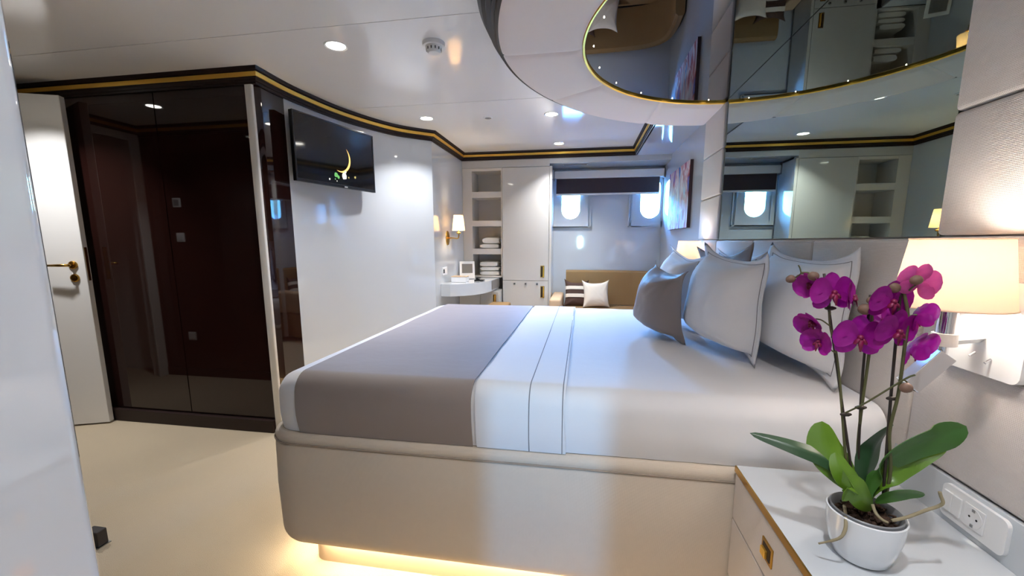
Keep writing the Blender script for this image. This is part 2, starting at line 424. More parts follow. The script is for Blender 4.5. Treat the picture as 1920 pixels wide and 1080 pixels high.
for k, (a, b, c, d) in enumerate(((2.16, 2.24, 0, 2.2), (1.42, 1.5, 0, 2.2), (1.5, 2.16, 2.12, 2.2))):
    struct('trim_%d' % (k+1), box(XL, XL+.02, a, b, c, d, .004), 'satin_white')

# curved TV wall -> desk wall
curve = spline([(-1.92, YWARD, 0), (-1.922, 2.66, 0), (-1.848, 3.135, 0), (-1.655, 3.595, 0), (-1.40, 3.85, 0)], 10)
curve2 = [(p.x, p.y) for p in curve]
i0 = next(i for i, p in enumerate(curve2) if p[1] > 2.58)
bm = bmesh.new()
def wall_strip(path, z0, z1, thick, bm):
    return sweep(path, 1, [(0, z0), (0, z1), (thick, z1), (thick, z0)], bm)
struct('wall_curved', wall_strip(curve2[i0:], 0, H, .06, bmesh.new()), 'gloss_white', smooth=30)
struct('wall_black_strip', wall_strip([(-1.937, YWARD+.004), (-1.93, YWARD+.03)]+curve2[2:i0+1], .0, H, .05, bmesh.new()), 'black_gloss', smooth=30)
struct('wall_desk', box(-1.5, -1.40, 3.852, 5.2, 0, H), 'gloss_white')
bm = box(-1.55, -1.41, 3.855, 3.9, 0, H); struct('wall_filler', bm, 'satin_white')
struct('wall_behind_cabinets', box(-1.5, -.39, 5.18, 5.3, 0, H), 'satin_white')
struct('trim_4', box(-1.988, -1.938, YWARD-.012, YWARD+.02, .0, ZC+.01, .006, 3), 'satin_white', smooth=30)

# crown moulding with gold strip
prof = [(0, ZC), (.012, ZC), (.013, ZC+.012), (.02, ZC+.014), (.021, ZC+.026), (.029, ZC+.03), (.031, ZC+.064), (.044, ZC+.068), (.052, H), (0, H)]
gprof = [(.0295, ZC+.036), (.034, ZC+.038), (.0365, ZC+.059), (.0315, ZC+.061)]
cpath = [(XL, YWARD)] + curve2 + [(-1.40, YC), (.545, YC), (.545, 3.0)]
cr = struct('trim_5', sweep(cpath, -1, prof), 'dark_brown', smooth=25)
obj('gold_strip', sweep(cpath, -1, gprof), 'gold', cr)
cpath = [(-2.4, 1.40), (XL, 1.40), (XL, YWARD)]
cr = struct('trim_6', sweep(cpath, -1, prof), 'dark_brown', smooth=25)
obj('gold_strip', sweep(cpath, -1, gprof), 'gold', cr)

# ------------------------------------------------------------------ wardrobe
wt = thing('wardrobe', 'tall wardrobe of dark brown high-gloss panels beside the open white door', 'wardrobe', (-2.9, YWARD, 0))
obj('carcass', box(XL+.002, -1.992, YWARD+.022, YWARD+.6, .09, H-.01), 'dark_brown', wt)
obj('plinth', box(XL+.002, -1.99, YWARD-.03, YWARD+.5, 0, .085, .003), 'dark_brown', wt)
for a, b in ((-2.635, -1.988), (-3.315, -2.64), (XL+.003, -3.32)):
    obj('door', box(a, b, YWARD, YWARD+.02, .09, ZC+.004, .0015), 'black_gloss', wt)

# open white door
dr = thing('cabin_door', 'open white cabin door with gold lever handle and rosette', 'door', (-3.24, 2.285, .01))
ang = math.atan2(-.073, -.18); L = .6
dirv = Vector((math.cos(ang), math.sin(ang), 0)); nv = Vector((dirv.y, -dirv.x, 0))
if nv.y > 0: nv = -nv
p0 = Vector((-3.235, 2.262, 0))
def dbox(u0, u1, t0, t1, z0, z1, bev=0):
    b = box(u0, u1, t0, t1, z0, z1, bev)
    for v in b.verts: v.co = p0 + dirv*v.co.x + nv*v.co.y + Vector((0, 0, v.co.z))
    return b
obj('leaf', dbox(0, L, -.045, 0, .01, 2.155, .003), 'satin_white', dr)
hd = obj('lock_rosette', lathe([(.0, .0), (.026, .0), (.026, .006), (.02, .01), (0, .01)], n=24), 'brass', dr, local=True)
def place(o, pos, zdir, parent):
    q = Vector(zdir).to_track_quat('Z', 'Y'); o.rotation_mode = 'QUATERNION'; o.rotation_quaternion = q; o.location = Vector(pos)-ROOT[parent.name]
hp = p0 + dirv*.065 + nv*.0 + Vector((0, 0, 1.105)); place(hd, hp, nv, dr)
lev = obj('lever', tube([hp+nv*.005, hp+nv*.05, hp+nv*.055+dirv*.03, hp+nv*.05+dirv*.12], [.009, .009, .009, .007], 10), 'brass', dr, smooth=True)
k2 = obj('key_rosette', hd.data, None, dr, local=True); place(k2, hp-Vector((0, 0, .085)), nv, dr)
obj('strike_plate', dbox(-.002, .002, -.034, -.012, 1.0, 1.22), 'brass', dr)
sp = p0 + Vector((0, 0, 0))

# light switch plates on the dark corridor wall
for z, lb in ((1.6, 'small white switch plate highest on the dark corridor wall'), (1.295, 'small white switch plate mid-height on the dark corridor wall'), (.385, 'small white socket plate low on the dark corridor wall')):
    t = thing('switch_plate', lb, 'switch', (-3.58, 1.40, z), 'plates on the corridor wall')
    obj('frame', box(-3.62, -3.54, 1.40, 1.41, z-.04, z+.04, .003), 'plastic_white', t); obj('rocker', box(-3.605, -3.555, 1.408, 1.414, z-.025, z+.025, .002), 'socket_grey' if z > 1.5 else 'plastic_white', t)

# ------------------------------------------------------------------ padded headboard wall
hb = thing('headboard', 'beige padded headboard wall of upholstered panels around the grey mirror', 'headboard', (XR, 2.09, .2))
obj('backing', box(XR+.012, XW-.001, .3, 3.43, .62, 2.13), 'woven', hb)
def pad(y0, y1, z0, z1, m='woven'):
    g = .0015
    return obj('padded_panel', box(XR-.012, XR+.014, y0+g, y1-g, z0+g, z1-g, .011, 4), m, hb, smooth=40)
zs = [.705, .97, 1.262, 1.55, 1.84, 2.118]
for y0, y1 in ((.55, 1.212), (2.965, 3.415)):
    for a, b in zip(zs, zs[1:]): pad(y0, y1, a, b)
pad(.3, .55, .705, 2.118)
ys = [1.212, 1.776, 2.36, 2.965]
for a, b in zip(ys, ys[1:]): pad(a, b, .62, 1.258)
mr = tag(obj('wall_mirror', box(XR-.001, XR+.011, 1.213, 2.964, 1.262, 2.125), 'mirror_grey'), 'large grey-tinted mirror above the bed pillows', 'mirror')

# ------------------------------------------------------------------ oval ceiling canopy
YCEN = 2.09; XC = .873
def outer(t, grow=0):            # t in [-1,1]: along the half oval, near to far
    n = 1.87; a = t*PI/2
    s = math.copysign(abs(math.sin(a))**(2/n), t); c = abs(math.cos(a))**(2/n)
    return Vector((XC-(1.27+grow)*c, YCEN+(1.42+grow)*s))
def inner(t, grow=0):
    a = t*PI/2; return Vector((XC-(.888+grow)*math.cos(a), YCEN+(.915+grow)*math.sin(a)))
cn = thing('ceiling_canopy', 'dropped oval ceiling canopy with cream padded panels and gold-rimmed black glass', 'ceiling canopy', (XC, YCEN, 2.1))
op = [outer(-1+2*k/220) for k in range(221)]
mp = [(-.002, 2.116), (.004, 2.12), (.012, 2.122), (.014, 2.136), (.026, 2.142), (.028, 2.162), (.045, 2.17), (.048, 2.2), (.066, 2.212), (.085, H), (-.05, H), (-.05, 2.13)]
obj('moulding', sweep(op, 1, mp), 'dark_brown', cn, smooth=25)
def solve_t(fn, yoff):
    lo, hi = -1, 1
    for _ in range(50):
        m_ = (lo+hi)/2
        if fn(m_).y-YCEN < yoff: lo = m_
        else: hi = m_
    return lo
seams_o = [-1, solve_t(outer, -1.315), solve_t(outer, -.682), 0, solve_t(outer, .682), solve_t(outer, 1.315), 1]
seams_i = [-1, solve_t(inner, -.81), solve_t(inner, -.45), 0, solve_t(inner, .45), solve_t(inner, .81), 1]
for k in range(6):
    bm = bmesh.new(); NS, NT = 40, 16; grid = []
    for i in range(NS+1):
        s = i/NS; e = .0015*(1-2*s)
        row = []
        for j in range(NT+1):
            t = j/NT
            to = seams_o[k]+(seams_o[k+1]-seams_o[k])*s; ti = seams_i[k]+(seams_i[k+1]-seams_i[k])*s
            p = outer(to, -.001).lerp(inner(ti, .012), t)
            bul = .016*(1-abs(2*s-1)**18)**.7*(1-abs(2*t-1)**12)**.7
            row.append(bm.verts.new((p.x, p.y, 2.118-bul)))
        grid.append(row)
    for i in range(NS):
        for j in range(NT): bm.faces.new((grid[i][j], grid[i+1][j], grid[i+1][j+1], grid[i][j+1]))
    r2 = bmesh.ops.extrude_face_region(bm, geom=bm.faces[:]); bmesh.ops.translate(bm, vec=(0, 0, .03), verts=[v for v in r2['geom'] if isinstance(v, bmesh.types.BMVert)])
    for v in bm.verts:
        if v.co.z > 2.13: v.co.z = 2.145
    obj('padded_panel', bm, 'canopy_leather', cn, smooth=40)
ip = [inner(-1+2*k/80) for k in range(81)]
obj('gold_rim', sweep(ip, 1, [(0, 2.118), (.009, 2.114), (.011, 2.14), (0, 2.14)]), 'gold', cn, smooth=30)
obj('black_glass', prism([(p.x, p.y) for p in ip], 2.127, 2.14), 'black_glass', cn)
for k in range(11):
    t = -1+2*(k+.5)/11
    p = inner(t, -.04)
    obj('star_light', lathe([(.0, -.0), (.0028, 0), (.0028, .004), (0, .004)], (p.x, p.y, 2.1235), 10), 'star_light', cn)

# ------------------------------------------------------------------ downlights, detector, speaker
def downlight(x, y, label, z=H, k=1.0):
    t = thing('downlight', label, 'downlight', (x, y, z-.004), 'recessed ceiling downlights')
    obj('trim_ring', lathe([(.046, -.001), (.055, -.004), (.06, 0), (.046, 0)], (x, y, z), 32), 'plastic_white', t, smooth=40)
    obj('lens', lathe([(0, -.0015), (.046, -.0015), (.046, 0), (0, 0)], (x, y, z), 32), 'downlight_lens', t)
    l = bpy.data.lights.new('downlight_bulb', 'AREA'); l.shape = 'DISK'; l.size = .07; l.spread = math.radians(105); l.energy = P_DOWN*k; l.color = (.98, .98, 1)
    o = bpy.data.objects.new('downlight_bulb', l); C.objects.link(o); o.parent = t; o.location = (0, 0, -.004)
for x, y, lb in ((-1.282, 2.155, 'round recessed downlight nearest the wardrobe corner and the television'), (-1.29, 3.457, 'round recessed downlight by the crown moulding above the desk wall'),
                 (-.274, 3.517, 'round recessed downlight close to the far rim of the oval canopy'), (-.273, 4.534, 'round recessed downlight nearest the far crown moulding and window'),
                 (-3.17, 1.87, 'round recessed downlight in the entry corridor, mirrored in the wardrobe'), (-.1, -.35, 'added unseen downlight farthest behind the camera, brightening the near side'), (.2, .42, 'added unseen downlight above the camera, brightening the bedside cabinet')):
    downlight(x, y, lb, k=.55 if y < 1 else (.8 if -1.5 < x < -1 else 1.0))  # last two lamps are unseen, added to brighten the near side of the bed
t = thing('smoke_detector', 'white round smoke detector on the ceiling', 'smoke detector', (-.782, 2.236, H-.05))
obj('base', lathe([(.055, H-.018), (.057, H-.008), (.057, H), (0, H)], (-.775, 2.21, 0), 32), 'plastic_white', t, smooth=40)
obj('chamber', lathe([(0, H-.05), (.028, H-.05), (.034, H-.044), (.042, H-.018), (0, H-.018)], (-.775, 2.21, 0), 32), 'plastic_white', t, smooth=40)
for k in range(12):
    a = 2*PI*k/12; c, s = math.cos(a), math.sin(a)
    b = box(-.0025, .0025, -.0008, .0008, -.008, .008)
    bmesh.ops.transform(b, matrix=Matrix.Translation((-.775+.0385*c, 2.21+.0385*s, H-.031)) @ Matrix.Rotation(a+PI/2, 4, 'Z'), verts=b.verts)
    obj('vent_slot', b, 'plastic_black', t)
t = thing('ceiling_speaker', 'small round white disc in the ceiling between two downlights', 'ceiling disc', (-.79, 3.52, H-.006))
obj('rim', lathe([(.03, H-.006), (.036, H-.004), (.037, H), (.0, H)], (-.79, 3.52, 0), 28), 'plastic_white', t, smooth=40)
obj('grille', lathe([(0, H-.0065), (.027, H-.0065), (.03, H-.005), (0, H-.005)], (-.79, 3.52, 0), 28), 'socket_grey', t, smooth=40)
t = thing('air_vent', 'slim grey air vent in the niche soffit above the roller blind', 'air vent', (-.11, 4.95, 2.10))
obj('frame', box(-.25, .03, 4.90, 4.98, 2.105, 2.11, .001), 'socket_grey', t)
for k in range(3): obj('slat', box(-.235, .015, 4.912+.02*k, 4.924+.02*k, 2.102, 2.106), 'grey_panel', t)

# ------------------------------------------------------------------ television
S = .77; sc = S/.74
tvc = CAM + (Vector((-1.706, 2.813, 1.846))-CAM)*sc
yaw = math.radians(78.06); u = Vector((math.cos(yaw), math.sin(yaw), 0)); nrm = Vector((math.sin(yaw), -math.cos(yaw), 0)); up = Vector((0, 0, 1))
tv = thing('television', 'wall-mounted flat television showing a crescent moon on black', 'television', tvc)
def tvp(b):
    for v in b.verts: v.co = tvc + u*v.co.x + nrm*v.co.y + up*v.co.z
    return b
W2, H2 = S/2, S*.575/2
obj('housing', tvp(box(-W2, W2, -.028, 0, -H2, H2, .004)), 'plastic_black', tv)
for a, b, c, d in ((-W2, W2, H2-.012, H2), (-W2, W2, -H2, -H2+.02), (-W2, -W2+.012, -H2+.02, H2-.012), (W2-.012, W2, -H2+.02, H2-.012)):
    obj('bezel', tvp(box(a, b, 0, .004, c, d, .001)), 'bezel', tv)
scr = obj('screen', tvp(box(-W2+.012, W2-.012, 0, .001, -H2+.02, H2-.012)), 'screen_black', tv)
def tv_flat(name, pts, m):
    b = bmesh.new(); b.faces.new([b.verts.new((x, .0016, z)) for x, z in pts]); 
    r2 = bmesh.ops.extrude_face_region(b, geom=b.faces[:]); bmesh.ops.translate(b, vec=(0, .0004, 0), verts=[v for v in r2['geom'] if isinstance(v, bmesh.types.BMVert)])
    return obj(name, tvp(b), m, scr)
mc = Vector((.02, -.015)); R0 = .098
o1 = [(mc.x+R0*math.cos(a), mc.y+R0*math.sin(a)) for a in [math.radians(-118+170*k/40) for k in range(41)]]
mid = math.radians(-33); d_ = .021; c2 = mc - Vector((math.cos(mid), math.sin(mid)))*d_
st, en = Vector(o1[0]), Vector(o1[-1]); R1 = (st-c2).length
a0, a1 = math.atan2(st.y-c2.y, st.x-c2.x), math.atan2(en.y-c2.y, en.x-c2.x)
o2 = [(c2.x+R1*math.cos(a1+(a0-a1)*k/40), c2.y+R1*math.sin(a1+(a0-a1)*k/40)) for k in range(1, 40)]
tv_flat('moon_image', o1+o2, 'moon')
def blob(cx, cz, r, m, n=9):
    tv_flat('light_image', [(cx+r*(.7+.3*random.random())*math.cos(2*PI*k/n), cz+r*(.7+.3*random.random())*math.sin(2*PI*k/n)) for k in range(n)], m)
blob(.045, -.135, .03, 'tv_white'); blob(.058, -.105, .014, 'tv_white'); blob(-.035, -.138, .021, 'tv_green'); blob(-.012, -.15, .014, 'tv_green')
blob(-.1, -.175, .008, 'tv_white'); blob(-.045, -.168, .006, 'tv_green'); blob(.16, -.13, .011, 'tv_yellow'); blob(-.03, -.18, .005, 'tv_white'); blob(.09, -.14, .008, 'tv_yellow')
obj('stand_light', tvp(box(.04, .07, .0035, .006, -H2+.004, -H2+.012)), 'plastic_white', tv)
bp_ = tvc - nrm*.04
obj('bracket_arm', tube([bp_, bp_-Vector((.07, -.03, 0)), Vector((-1.9, 2.95, bp_.z))], .014, 8), 'plastic_black', tv)

# ------------------------------------------------------------------ far cabinets, shelves, desk
def handle(x0, x1, z0, z1, y, parent):
    h_ = obj('handle', box(x0, x1, y-.004, y, z0, z1, .001), 'brass', parent)
    obj('finger_recess', box(x0+.007, x1-.014, y-.0055, y-.0035, z0+.008, z1-.008), 'dark_brown', h_)
    obj('grip', box(x1-.017, x1-.009, y-.018, y-.003, z0+.01, z1-.01, .002), 'gold', h_)
cb = thing('tall_cabinet', 'tall cream gloss cabinet with two brass recessed handles', 'cabinet', (-.66, YC, 0))
obj('body', box(-.928, -.36, YC+.002, YW-.08, .06, 2.08), 'cabinet_white', cb)
obj('plinth', box(-.928, -.36, YC+.04, YW-.08, 0, .058), 'dark_brown', cb)
d1 = obj('door', box(-.923, -.39, YC-.018, YC, .806, 2.076, .0015), 'cabinet_white', cb); handle(-.482, -.436, .843, .978, YC-.018, cb)
d2 = obj('door', box(-.923, -.39, YC-.018, YC, .07, .801, .0015), 'cabinet_white', cb); handle(-.48, -.434, .606, .743, YC-.018, cb)
for x in (-.785, -.653, -.521):
    kb = obj('knob', lathe([(0, -.008), (.012, -.008), (.014, -.003), (.014, 0), (0, 0)], (x, YC-.018, .766), 16, axis='y'), 'steel', cb, smooth=40)
    obj('knob_centre', lathe([(0, -.0095), (.006, -.0095), (.006, -.008), (0, -.008)], (x, YC-.018, .766), 12, axis='y'), 'plastic_black', kb)
obj('side_panel', box(-.385, -.36, YC-.018, YC, .06, 2.08), 'cabinet_white', cb)
sh = thing('shelf_unit', 'open white shelf unit holding folded towels', 'shelf unit', (-1.16, YC, .84))
obj('side_panel', box(-1.398, -1.285, YC, 5.16, .84, 2.08), 'shelf_white', sh); obj('side_panel', box(-.945, -.929, YC, 5.16, .84, 2.08), 'shelf_white', sh)
obj('back_panel', box(-1.285, -.945, 5.14, 5.16, .84, 2.08), 'shelf_white', sh)
for a, b in ((2.05, 2.08), (1.753, 1.82), (1.43, 1.494), (1.106, 1.172), (.835, .853)): obj('shelf', box(-1.285, -.945, YC+.002, 5.14, a, b, .001), 'shelf_white', sh)
# desk
dk = thing('vanity_desk', 'white curved vanity desk under the open shelves', 'desk', (-1.2, 4.5, 0))
arc = [(-1.399, 4.0)] + [tuple(p[:2]) for p in spline([(-1.30, 3.995, 0), (-1.14, 4.1, 0), (-1.035, 4.28, 0), (-.99, 4.5, 0)], 8)]
poly = arc + [(-.975, YC-.002), (-1.399, YC-.002)]
obj('desktop', prism(poly, .71, .832), 'gloss_white', dk, smooth=30)
obj('end_panel', prism([(-.989, 4.505), (-.984, 4.505), (-.967, YC-.004), (-.972, YC-.004)], .73, .826), 'grey_panel', dk)
obj('cabinet_body', box(-1.399, -.935, YC-.2, YC-.002, .06, .70), 'cabinet_white', dk)
ddoor = obj('door', box(-1.15, -.938, YC-.216, YC-.201, .08, .69, .0015), 'cabinet_white', dk); obj('door', box(-1.397, -1.154, YC-.216, YC-.201, .08, .69, .0015), 'cabinet_white', dk)
handle(-1.0, -.965, .5, .66, YC-.216, dk)
# towels
def towel(x, y, z, w, d, h, label, seed):
    bm = bmesh.new(); rnd = random.Random(seed); n = 14; L_ = 20; rings = []
    for i in range(L_+1):
        tt = i/L_; yy = y - d/2 + d*tt; ring = []
        for k in range(n*2):
            a = 2*PI*k/(n*2); c, s = math.cos(a), math.sin(a)
            cx_ = math.copysign(abs(c)**.45, c)*w/2; cz_ = math.copysign(abs(s)**.6, s)*h/2
            endr = 1-.25*max(0, abs(2*tt-1)-.75)/.25
            v = Vector((x+cx_*(.96+.04*endr), yy, z+h/2+cz_*endr))
            nn_ = noise.noise(v*22+Vector((seed, 0, 0)))*.006
            if c > .2 and abs(s) < .25: v.x -= .008        # fold groove between the two layers
            v += Vector((c*nn_, 0, s*nn_*.5)); v.z = max(v.z, z); ring.append(bm.verts.new(v))
        rings.append(ring)
    for a, b in zip(rings, rings[1:]):
        for k in range(n*2): bm.faces.new((a[k], a[(k+1) % (n*2)], b[(k+1) % (n*2)], b[k]))
    bm.faces.new(rings[0]); bm.faces.new(rings[-1])
    return tag(obj('folded_towel', bm, 'towel_white', smooth=60), label, 'towel', 'white towels on the shelves')
towel(-1.09, 5.0, 1.172, .23, .24, .055, 'white folded towel at the bottom of the upper pair', 1)
towel(-1.075, 4.99, 1.228, .21, .22, .075, 'white rolled towel on top of the upper pair', 2)
towel(-1.09, 5.0, .853, .24, .24, .055, 'white folded towel at the bottom of the lower shelf stack', 3)
towel(-1.09, 5.0, .909, .235, .24, .05, 'white folded towel in the middle of the lower shelf stack', 4)
towel(-1.10, 4.99, .96, .225, .23, .06, 'white folded towel on top of the lower shelf stack', 5)
# desk items
t = thing('photo_frame', 'small white tilted screen standing on the desk by the wall', 'screen', (-1.31, 4.6, .833))
def tilt(b, c, rx, rz):
    bmesh.ops.transform(b, matrix=Matrix.Translation(c) @ Matrix.Rotation(rz, 4, 'Z') @ Matrix.Rotation(rx, 4, 'X'), verts=b.verts); return b
fc = (-1.29, 4.6, .836); rx, rz = math.radians(-14), math.radians(18)
obj('frame', tilt(box(-.085, .085, -.008, .008, 0, .2, .004), fc, rx, rz), 'plastic_white', t)
obj('screen', tilt(box(-.06, .06, -.0095, -.0078, .065, .17), fc, rx, rz), 'grey_panel', t)
obj('stand', tilt(box(-.03, .03, .006, .012, .01, .15), fc, math.radians(-14), rz), 'plastic_black', t)
t = thing('tissue_box', 'white box with a brown lid edge on the desk', 'box', (-1.27, 4.3, .833))
obj('box_body', box(-1.36, -1.2, 4.22, 4.34, .833, .886, .003), 'plastic_white', t); obj('lid', box(-1.362, -1.198, 4.218, 4.342, .886, .893, .002), 'sofa_tan', t)
t = thing('telephone', 'small black phone lying on the desk edge', 'phone', (-1.08, 4.4, .833))
obj('base', box(-1.15, -1.05, 4.36, 4.44, .833, .848, .004), 'plastic_black', t); obj('handset', box(-1.13, -1.1, 4.35, 4.46, .85, .872, .006), 'plastic_black', t)
t = thing('desk_socket', 'double wall socket plate above the desk', 'socket', (-1.40, 4.12, .94))
obj('frame', box(-1.40, -1.392, 4.05, 4.2, .915, .995, .003), 'plastic_white', t); obj('socket', box(-1.393, -1.39, 4.07, 4.11, .935, .975), 'plastic_black', t); obj('switch', box(-1.393, -1.389, 4.14, 4.18, .935, .975), 'plastic_white', t)
# stool tucked beside the desk
t = thing('stool', 'tan upholstered stool barely showing beyond the bed by the desk', 'stool', (-.85, 4.35, 0))
obj('seat', box(-1.0, -.78, 4.3, 4.55, .5, .59, .02, 3), 'sofa_brown', t, smooth=40)
for a in (-.98, -.8):
    for b in (4.32, 4.53): obj('leg', box(a-.012, a+.012, b-.012, b+.012, 0, .5, .003), 'dark_brown', t)
# brass wall sconce
sc_ = thing('wall_sconce', 'small brass wall sconce with a cream shade above the desk', 'wall lamp', (-1.40, 4.25, 1.29))
obj('wall_plate', lathe([(0, 0), (.075, 0), (.072, .008), (.05, .014), (0, .016)], (-1.40, 4.25, 1.29), 28, axis='x', sx=.75), 'brass', sc_, smooth=40)
shc = Vector((-1.265, 4.21, 1.36))
obj('arm', tube(spline([(-1.39, 4.25, 1.29), (-1.33, 4.235, 1.29), (shc.x-.02, shc.y+.005, 1.285), (shc.x, shc.y, 1.30), (shc.x, shc.y, 1.37)], 5), .006, 8), 'brass', sc_, smooth=True)
obj('cup', lathe([(0, 0), (.02, .004), (.024, .016), (.01, .02), (0, .02)], (shc.x, shc.y, 1.33), 20), 'brass', sc_, smooth=True)
def shade(c, r0, r1, z0, z1, m, parent, n=48):
    b = lathe([(r0, z0), (r1, z1)], (c[0], c[1], 0), n, None)
    for f in [f for f in b.faces if len(f.verts) > 4]: b.faces.remove(f)
    r2 = bmesh.ops.solidify(b, geom=b.faces[:], thickness=.0012)
    return obj('lamp_shade', b, m, parent, smooth=40)
shade(shc, .066, .048, 1.365, 1.52, 'sconce_fabric', sc_)
l = bpy.data.lights.new('sconce_bulb', 'POINT'); l.energy = 3.2; l.color = (1, .8, .55); l.shadow_soft_size = .025
o = bpy.data.objects.new('sconce_bulb', l); C.objects.link(o); o.parent = sc_; o.location = Vector((shc.x, shc.y, 1.44))-ROOT[sc_.name]

# ------------------------------------------------------------------ blind, sofa, painting
t = thing('roller_blind', 'dark brown roller blind with a white cassette above the portholes', 'blind', (.26, 5.15, 1.79))
obj('cassette', box(-.355, .885, 5.13, 5.22, 1.985, 2.07, .004), 'satin_white', t)
for x in (-.363, .885): obj('end_cap', box(x, x+.008, 5.12, 5.225, 1.97, 2.078, .002), 'grey_panel', t)
obj('blind_cloth', box(-.335, .845, 5.17, 5.172, 1.815, 1.99), 'blind_fabric', t)
obj('bottom_bar', box(-.335, .845, 5.163, 5.179, 1.793, 1.815, .004), 'satin_white', t)
sf = thing('sofa', 'brown fabric corner sofa with tan arm under the portholes', 'sofa', (.3, 4.9, 0))
obj('seat_base', box(-.33, .89, 4.5, 5.2, .05, .36, .02), 'sofa_brown', sf, smooth=40)
obj('seat_cushion', box(-.22, .89, 4.48, 5.1, .362, .5, .035, 4), 'sofa_brown', sf, smooth=40)
bm = bmesh.new()
bpth = spline([(-.2, 5.17, 0), (.3, 5.165, 0), (.62, 5.13, 0), (.8, 5.0, 0), (.85, 4.75, 0), (.85, 4.5, 0)], 8)
obj('backrest', sweep([(p.x, p.y) for p in bpth], 1, [(-.05, .5), (-.052, .85), (-.045, .89), (-.02, .91), (.02, .91), (.035, .89), (.035, .5)], bm), 'sofa_brown', sf, smooth=35)
obj('arm', box(-.355, -.225, 4.5, 5.2, .37, .635, .025, 3), 'sofa_tan', sf, smooth=40)

def cushion_mesh(W, Hh, T, flange=0.0, ear=.06, seed=1, N=30, wr=.004, curl=.03, ff=1.0, fb=1.0):
    """grid cushion lying in local xy (x width, y height), bulging along z"""
    bm = bmesh.new(); fr, bk = [], []
    for i in range(N+1):
        a, b = [], []
        for j in range(N+1):
            u_, v_ = -1+2*i/N, -1+2*j/N
            cor = (abs(u_*v_))**5
            x = u_*W/2*(1-ear*(1-v_*v_)*u_*u_+.05*cor); y = v_*Hh/2*(1-ear*(2.1 if v_ > 0 else .8)*(1-abs(u_)**2.5)*v_*v_+.04*cor)
            fu, fv = min(1, abs(u_)/(1-flange)), min(1, abs(v_)/(1-flange))
            th = T/2*max(0, (1-fu**2.8)*(1-fv**(7 if (v_ < 0 and ff != fb) else 2.8)))**.5
            nz = noise.noise(Vector((x*9+seed*3.1, y*9, seed)))*wr + noise.noise(Vector((x*26, y*20+seed, seed*2)))*wr*.4
            for cx_, cy_ in ((-1, -1), (1, -1), (-1, 1), (1, 1)):       # tension folds fanning out of the corners
                dx_, dy_ = u_-cx_, v_-cy_; dd = math.hypot(dx_, dy_)
                if dd < 1.5: nz += wr*2.2*noise.noise(Vector((math.atan2(dy_, dx_)*6+seed*5, dd*.8, cx_*3+cy_)))*(1-dd/1.5)*min(1, dd*2)
            co = (abs(u_*v_))**4; cz = curl*co*math.sin(seed*2.3+u_*2+v_*3)
            edge = (1 if (i in (0, N) or j in (0, N)) else 0)
            wav = .008*flange*10*noise.noise(Vector((x*7, y*7, seed+9)))*(1 if (fu >= 1 or fv >= 1) else 0)
            th *= 1-.22*v_*(ff != fb)
            za = th*ff + .0012 + cz + nz*(th > 0) + wav; zb = -th*fb - .0012 + cz - nz*(th > 0) + wav
            if edge:
                va = bm.verts.new((x, y, (za+zb)/2)); a.append(va); b.append(va)
            else: a.append(bm.verts.new((x, y, za))); b.append(bm.verts.new((x, y, zb)))
        fr.append(a); bk.append(b)
    for i in range(N):
        for j in range(N):
            bm.faces.new((fr[i][j], fr[i+1][j], fr[i+1][j+1], fr[i][j+1]))
            q = (bk[i][j], bk[i][j+1], bk[i+1][j+1], bk[i+1][j])
            try: bm.faces.new(q)
            except ValueError: pass
    return bm, fr
def frame_from(bn, tn, tf):
    bn, tn, tf = Vector(bn), Vector(tn), Vector(tf)
    X = (tf-tn).normalized(); Y = (tn-bn); Y = (Y-X*Y.dot(X)).normalized(); Z = X.cross(Y)
    if Z.x > 0: X = -X; Z = -Z
    c = (bn+tf)/2
    m = Matrix((X, Y, Z)).transposed().to_4x4(); m.translation = c
    return m, (tf-tn).length, (tn-bn).length
def pillow(name, corners, T, m, label, flange=.1, seed=1, stitch=None, zmin=None, group=None, ear=.11, curl=.035, ff=1.0, fb=1.0):
    mt_, W, Hh = frame_from(*corners)
    bm, fr = cushion_mesh(W, Hh, T, flange, ear, seed, curl=curl, ff=ff, fb=fb)
    N = 30; path = []
    if stitch:
        k0 = max(1, round(flange*N/2)); k1 = N-k0
        idx = [(k0, j) for j in range(k0, k1)] + [(i, k1) for i in range(k0, k1)] + [(k1, j) for j in range(k1, k0, -1)] + [(i, k0) for i in range(k1, k0-1, -1)]
        path = [fr[i][j].co.copy()+Vector((0, 0, .0015)) for i, j in idx]
    bmesh.ops.transform(bm, matrix=mt_, verts=bm.verts)
    dz = 0
    if zmin is not None:
        for v in bm.verts:
            if v.co.z < zmin: v.co.z = zmin+.001*random.random()
    o = tag(obj(name, bm, m, smooth=True), label, 'pillow' if name == 'pillow' else 'cushion', group)
    if stitch:
        obj('stitching', tube([Vector((q_.x, q_.y, max(q_.z, (zmin or 0)+.002))) for q_ in [mt_ @ p for p in path]], .0011, 5, cap=True), stitch, o)
    return o
o = pillow('cushion', ((-.21, 4.93, .5), (-.205, 5.03, .80), (.07, 5.03, .80)), .1, 'cushion_brown', 'brown striped sofa cushion with two white bands', 0, 3, None, .502, 'sofa cushions')
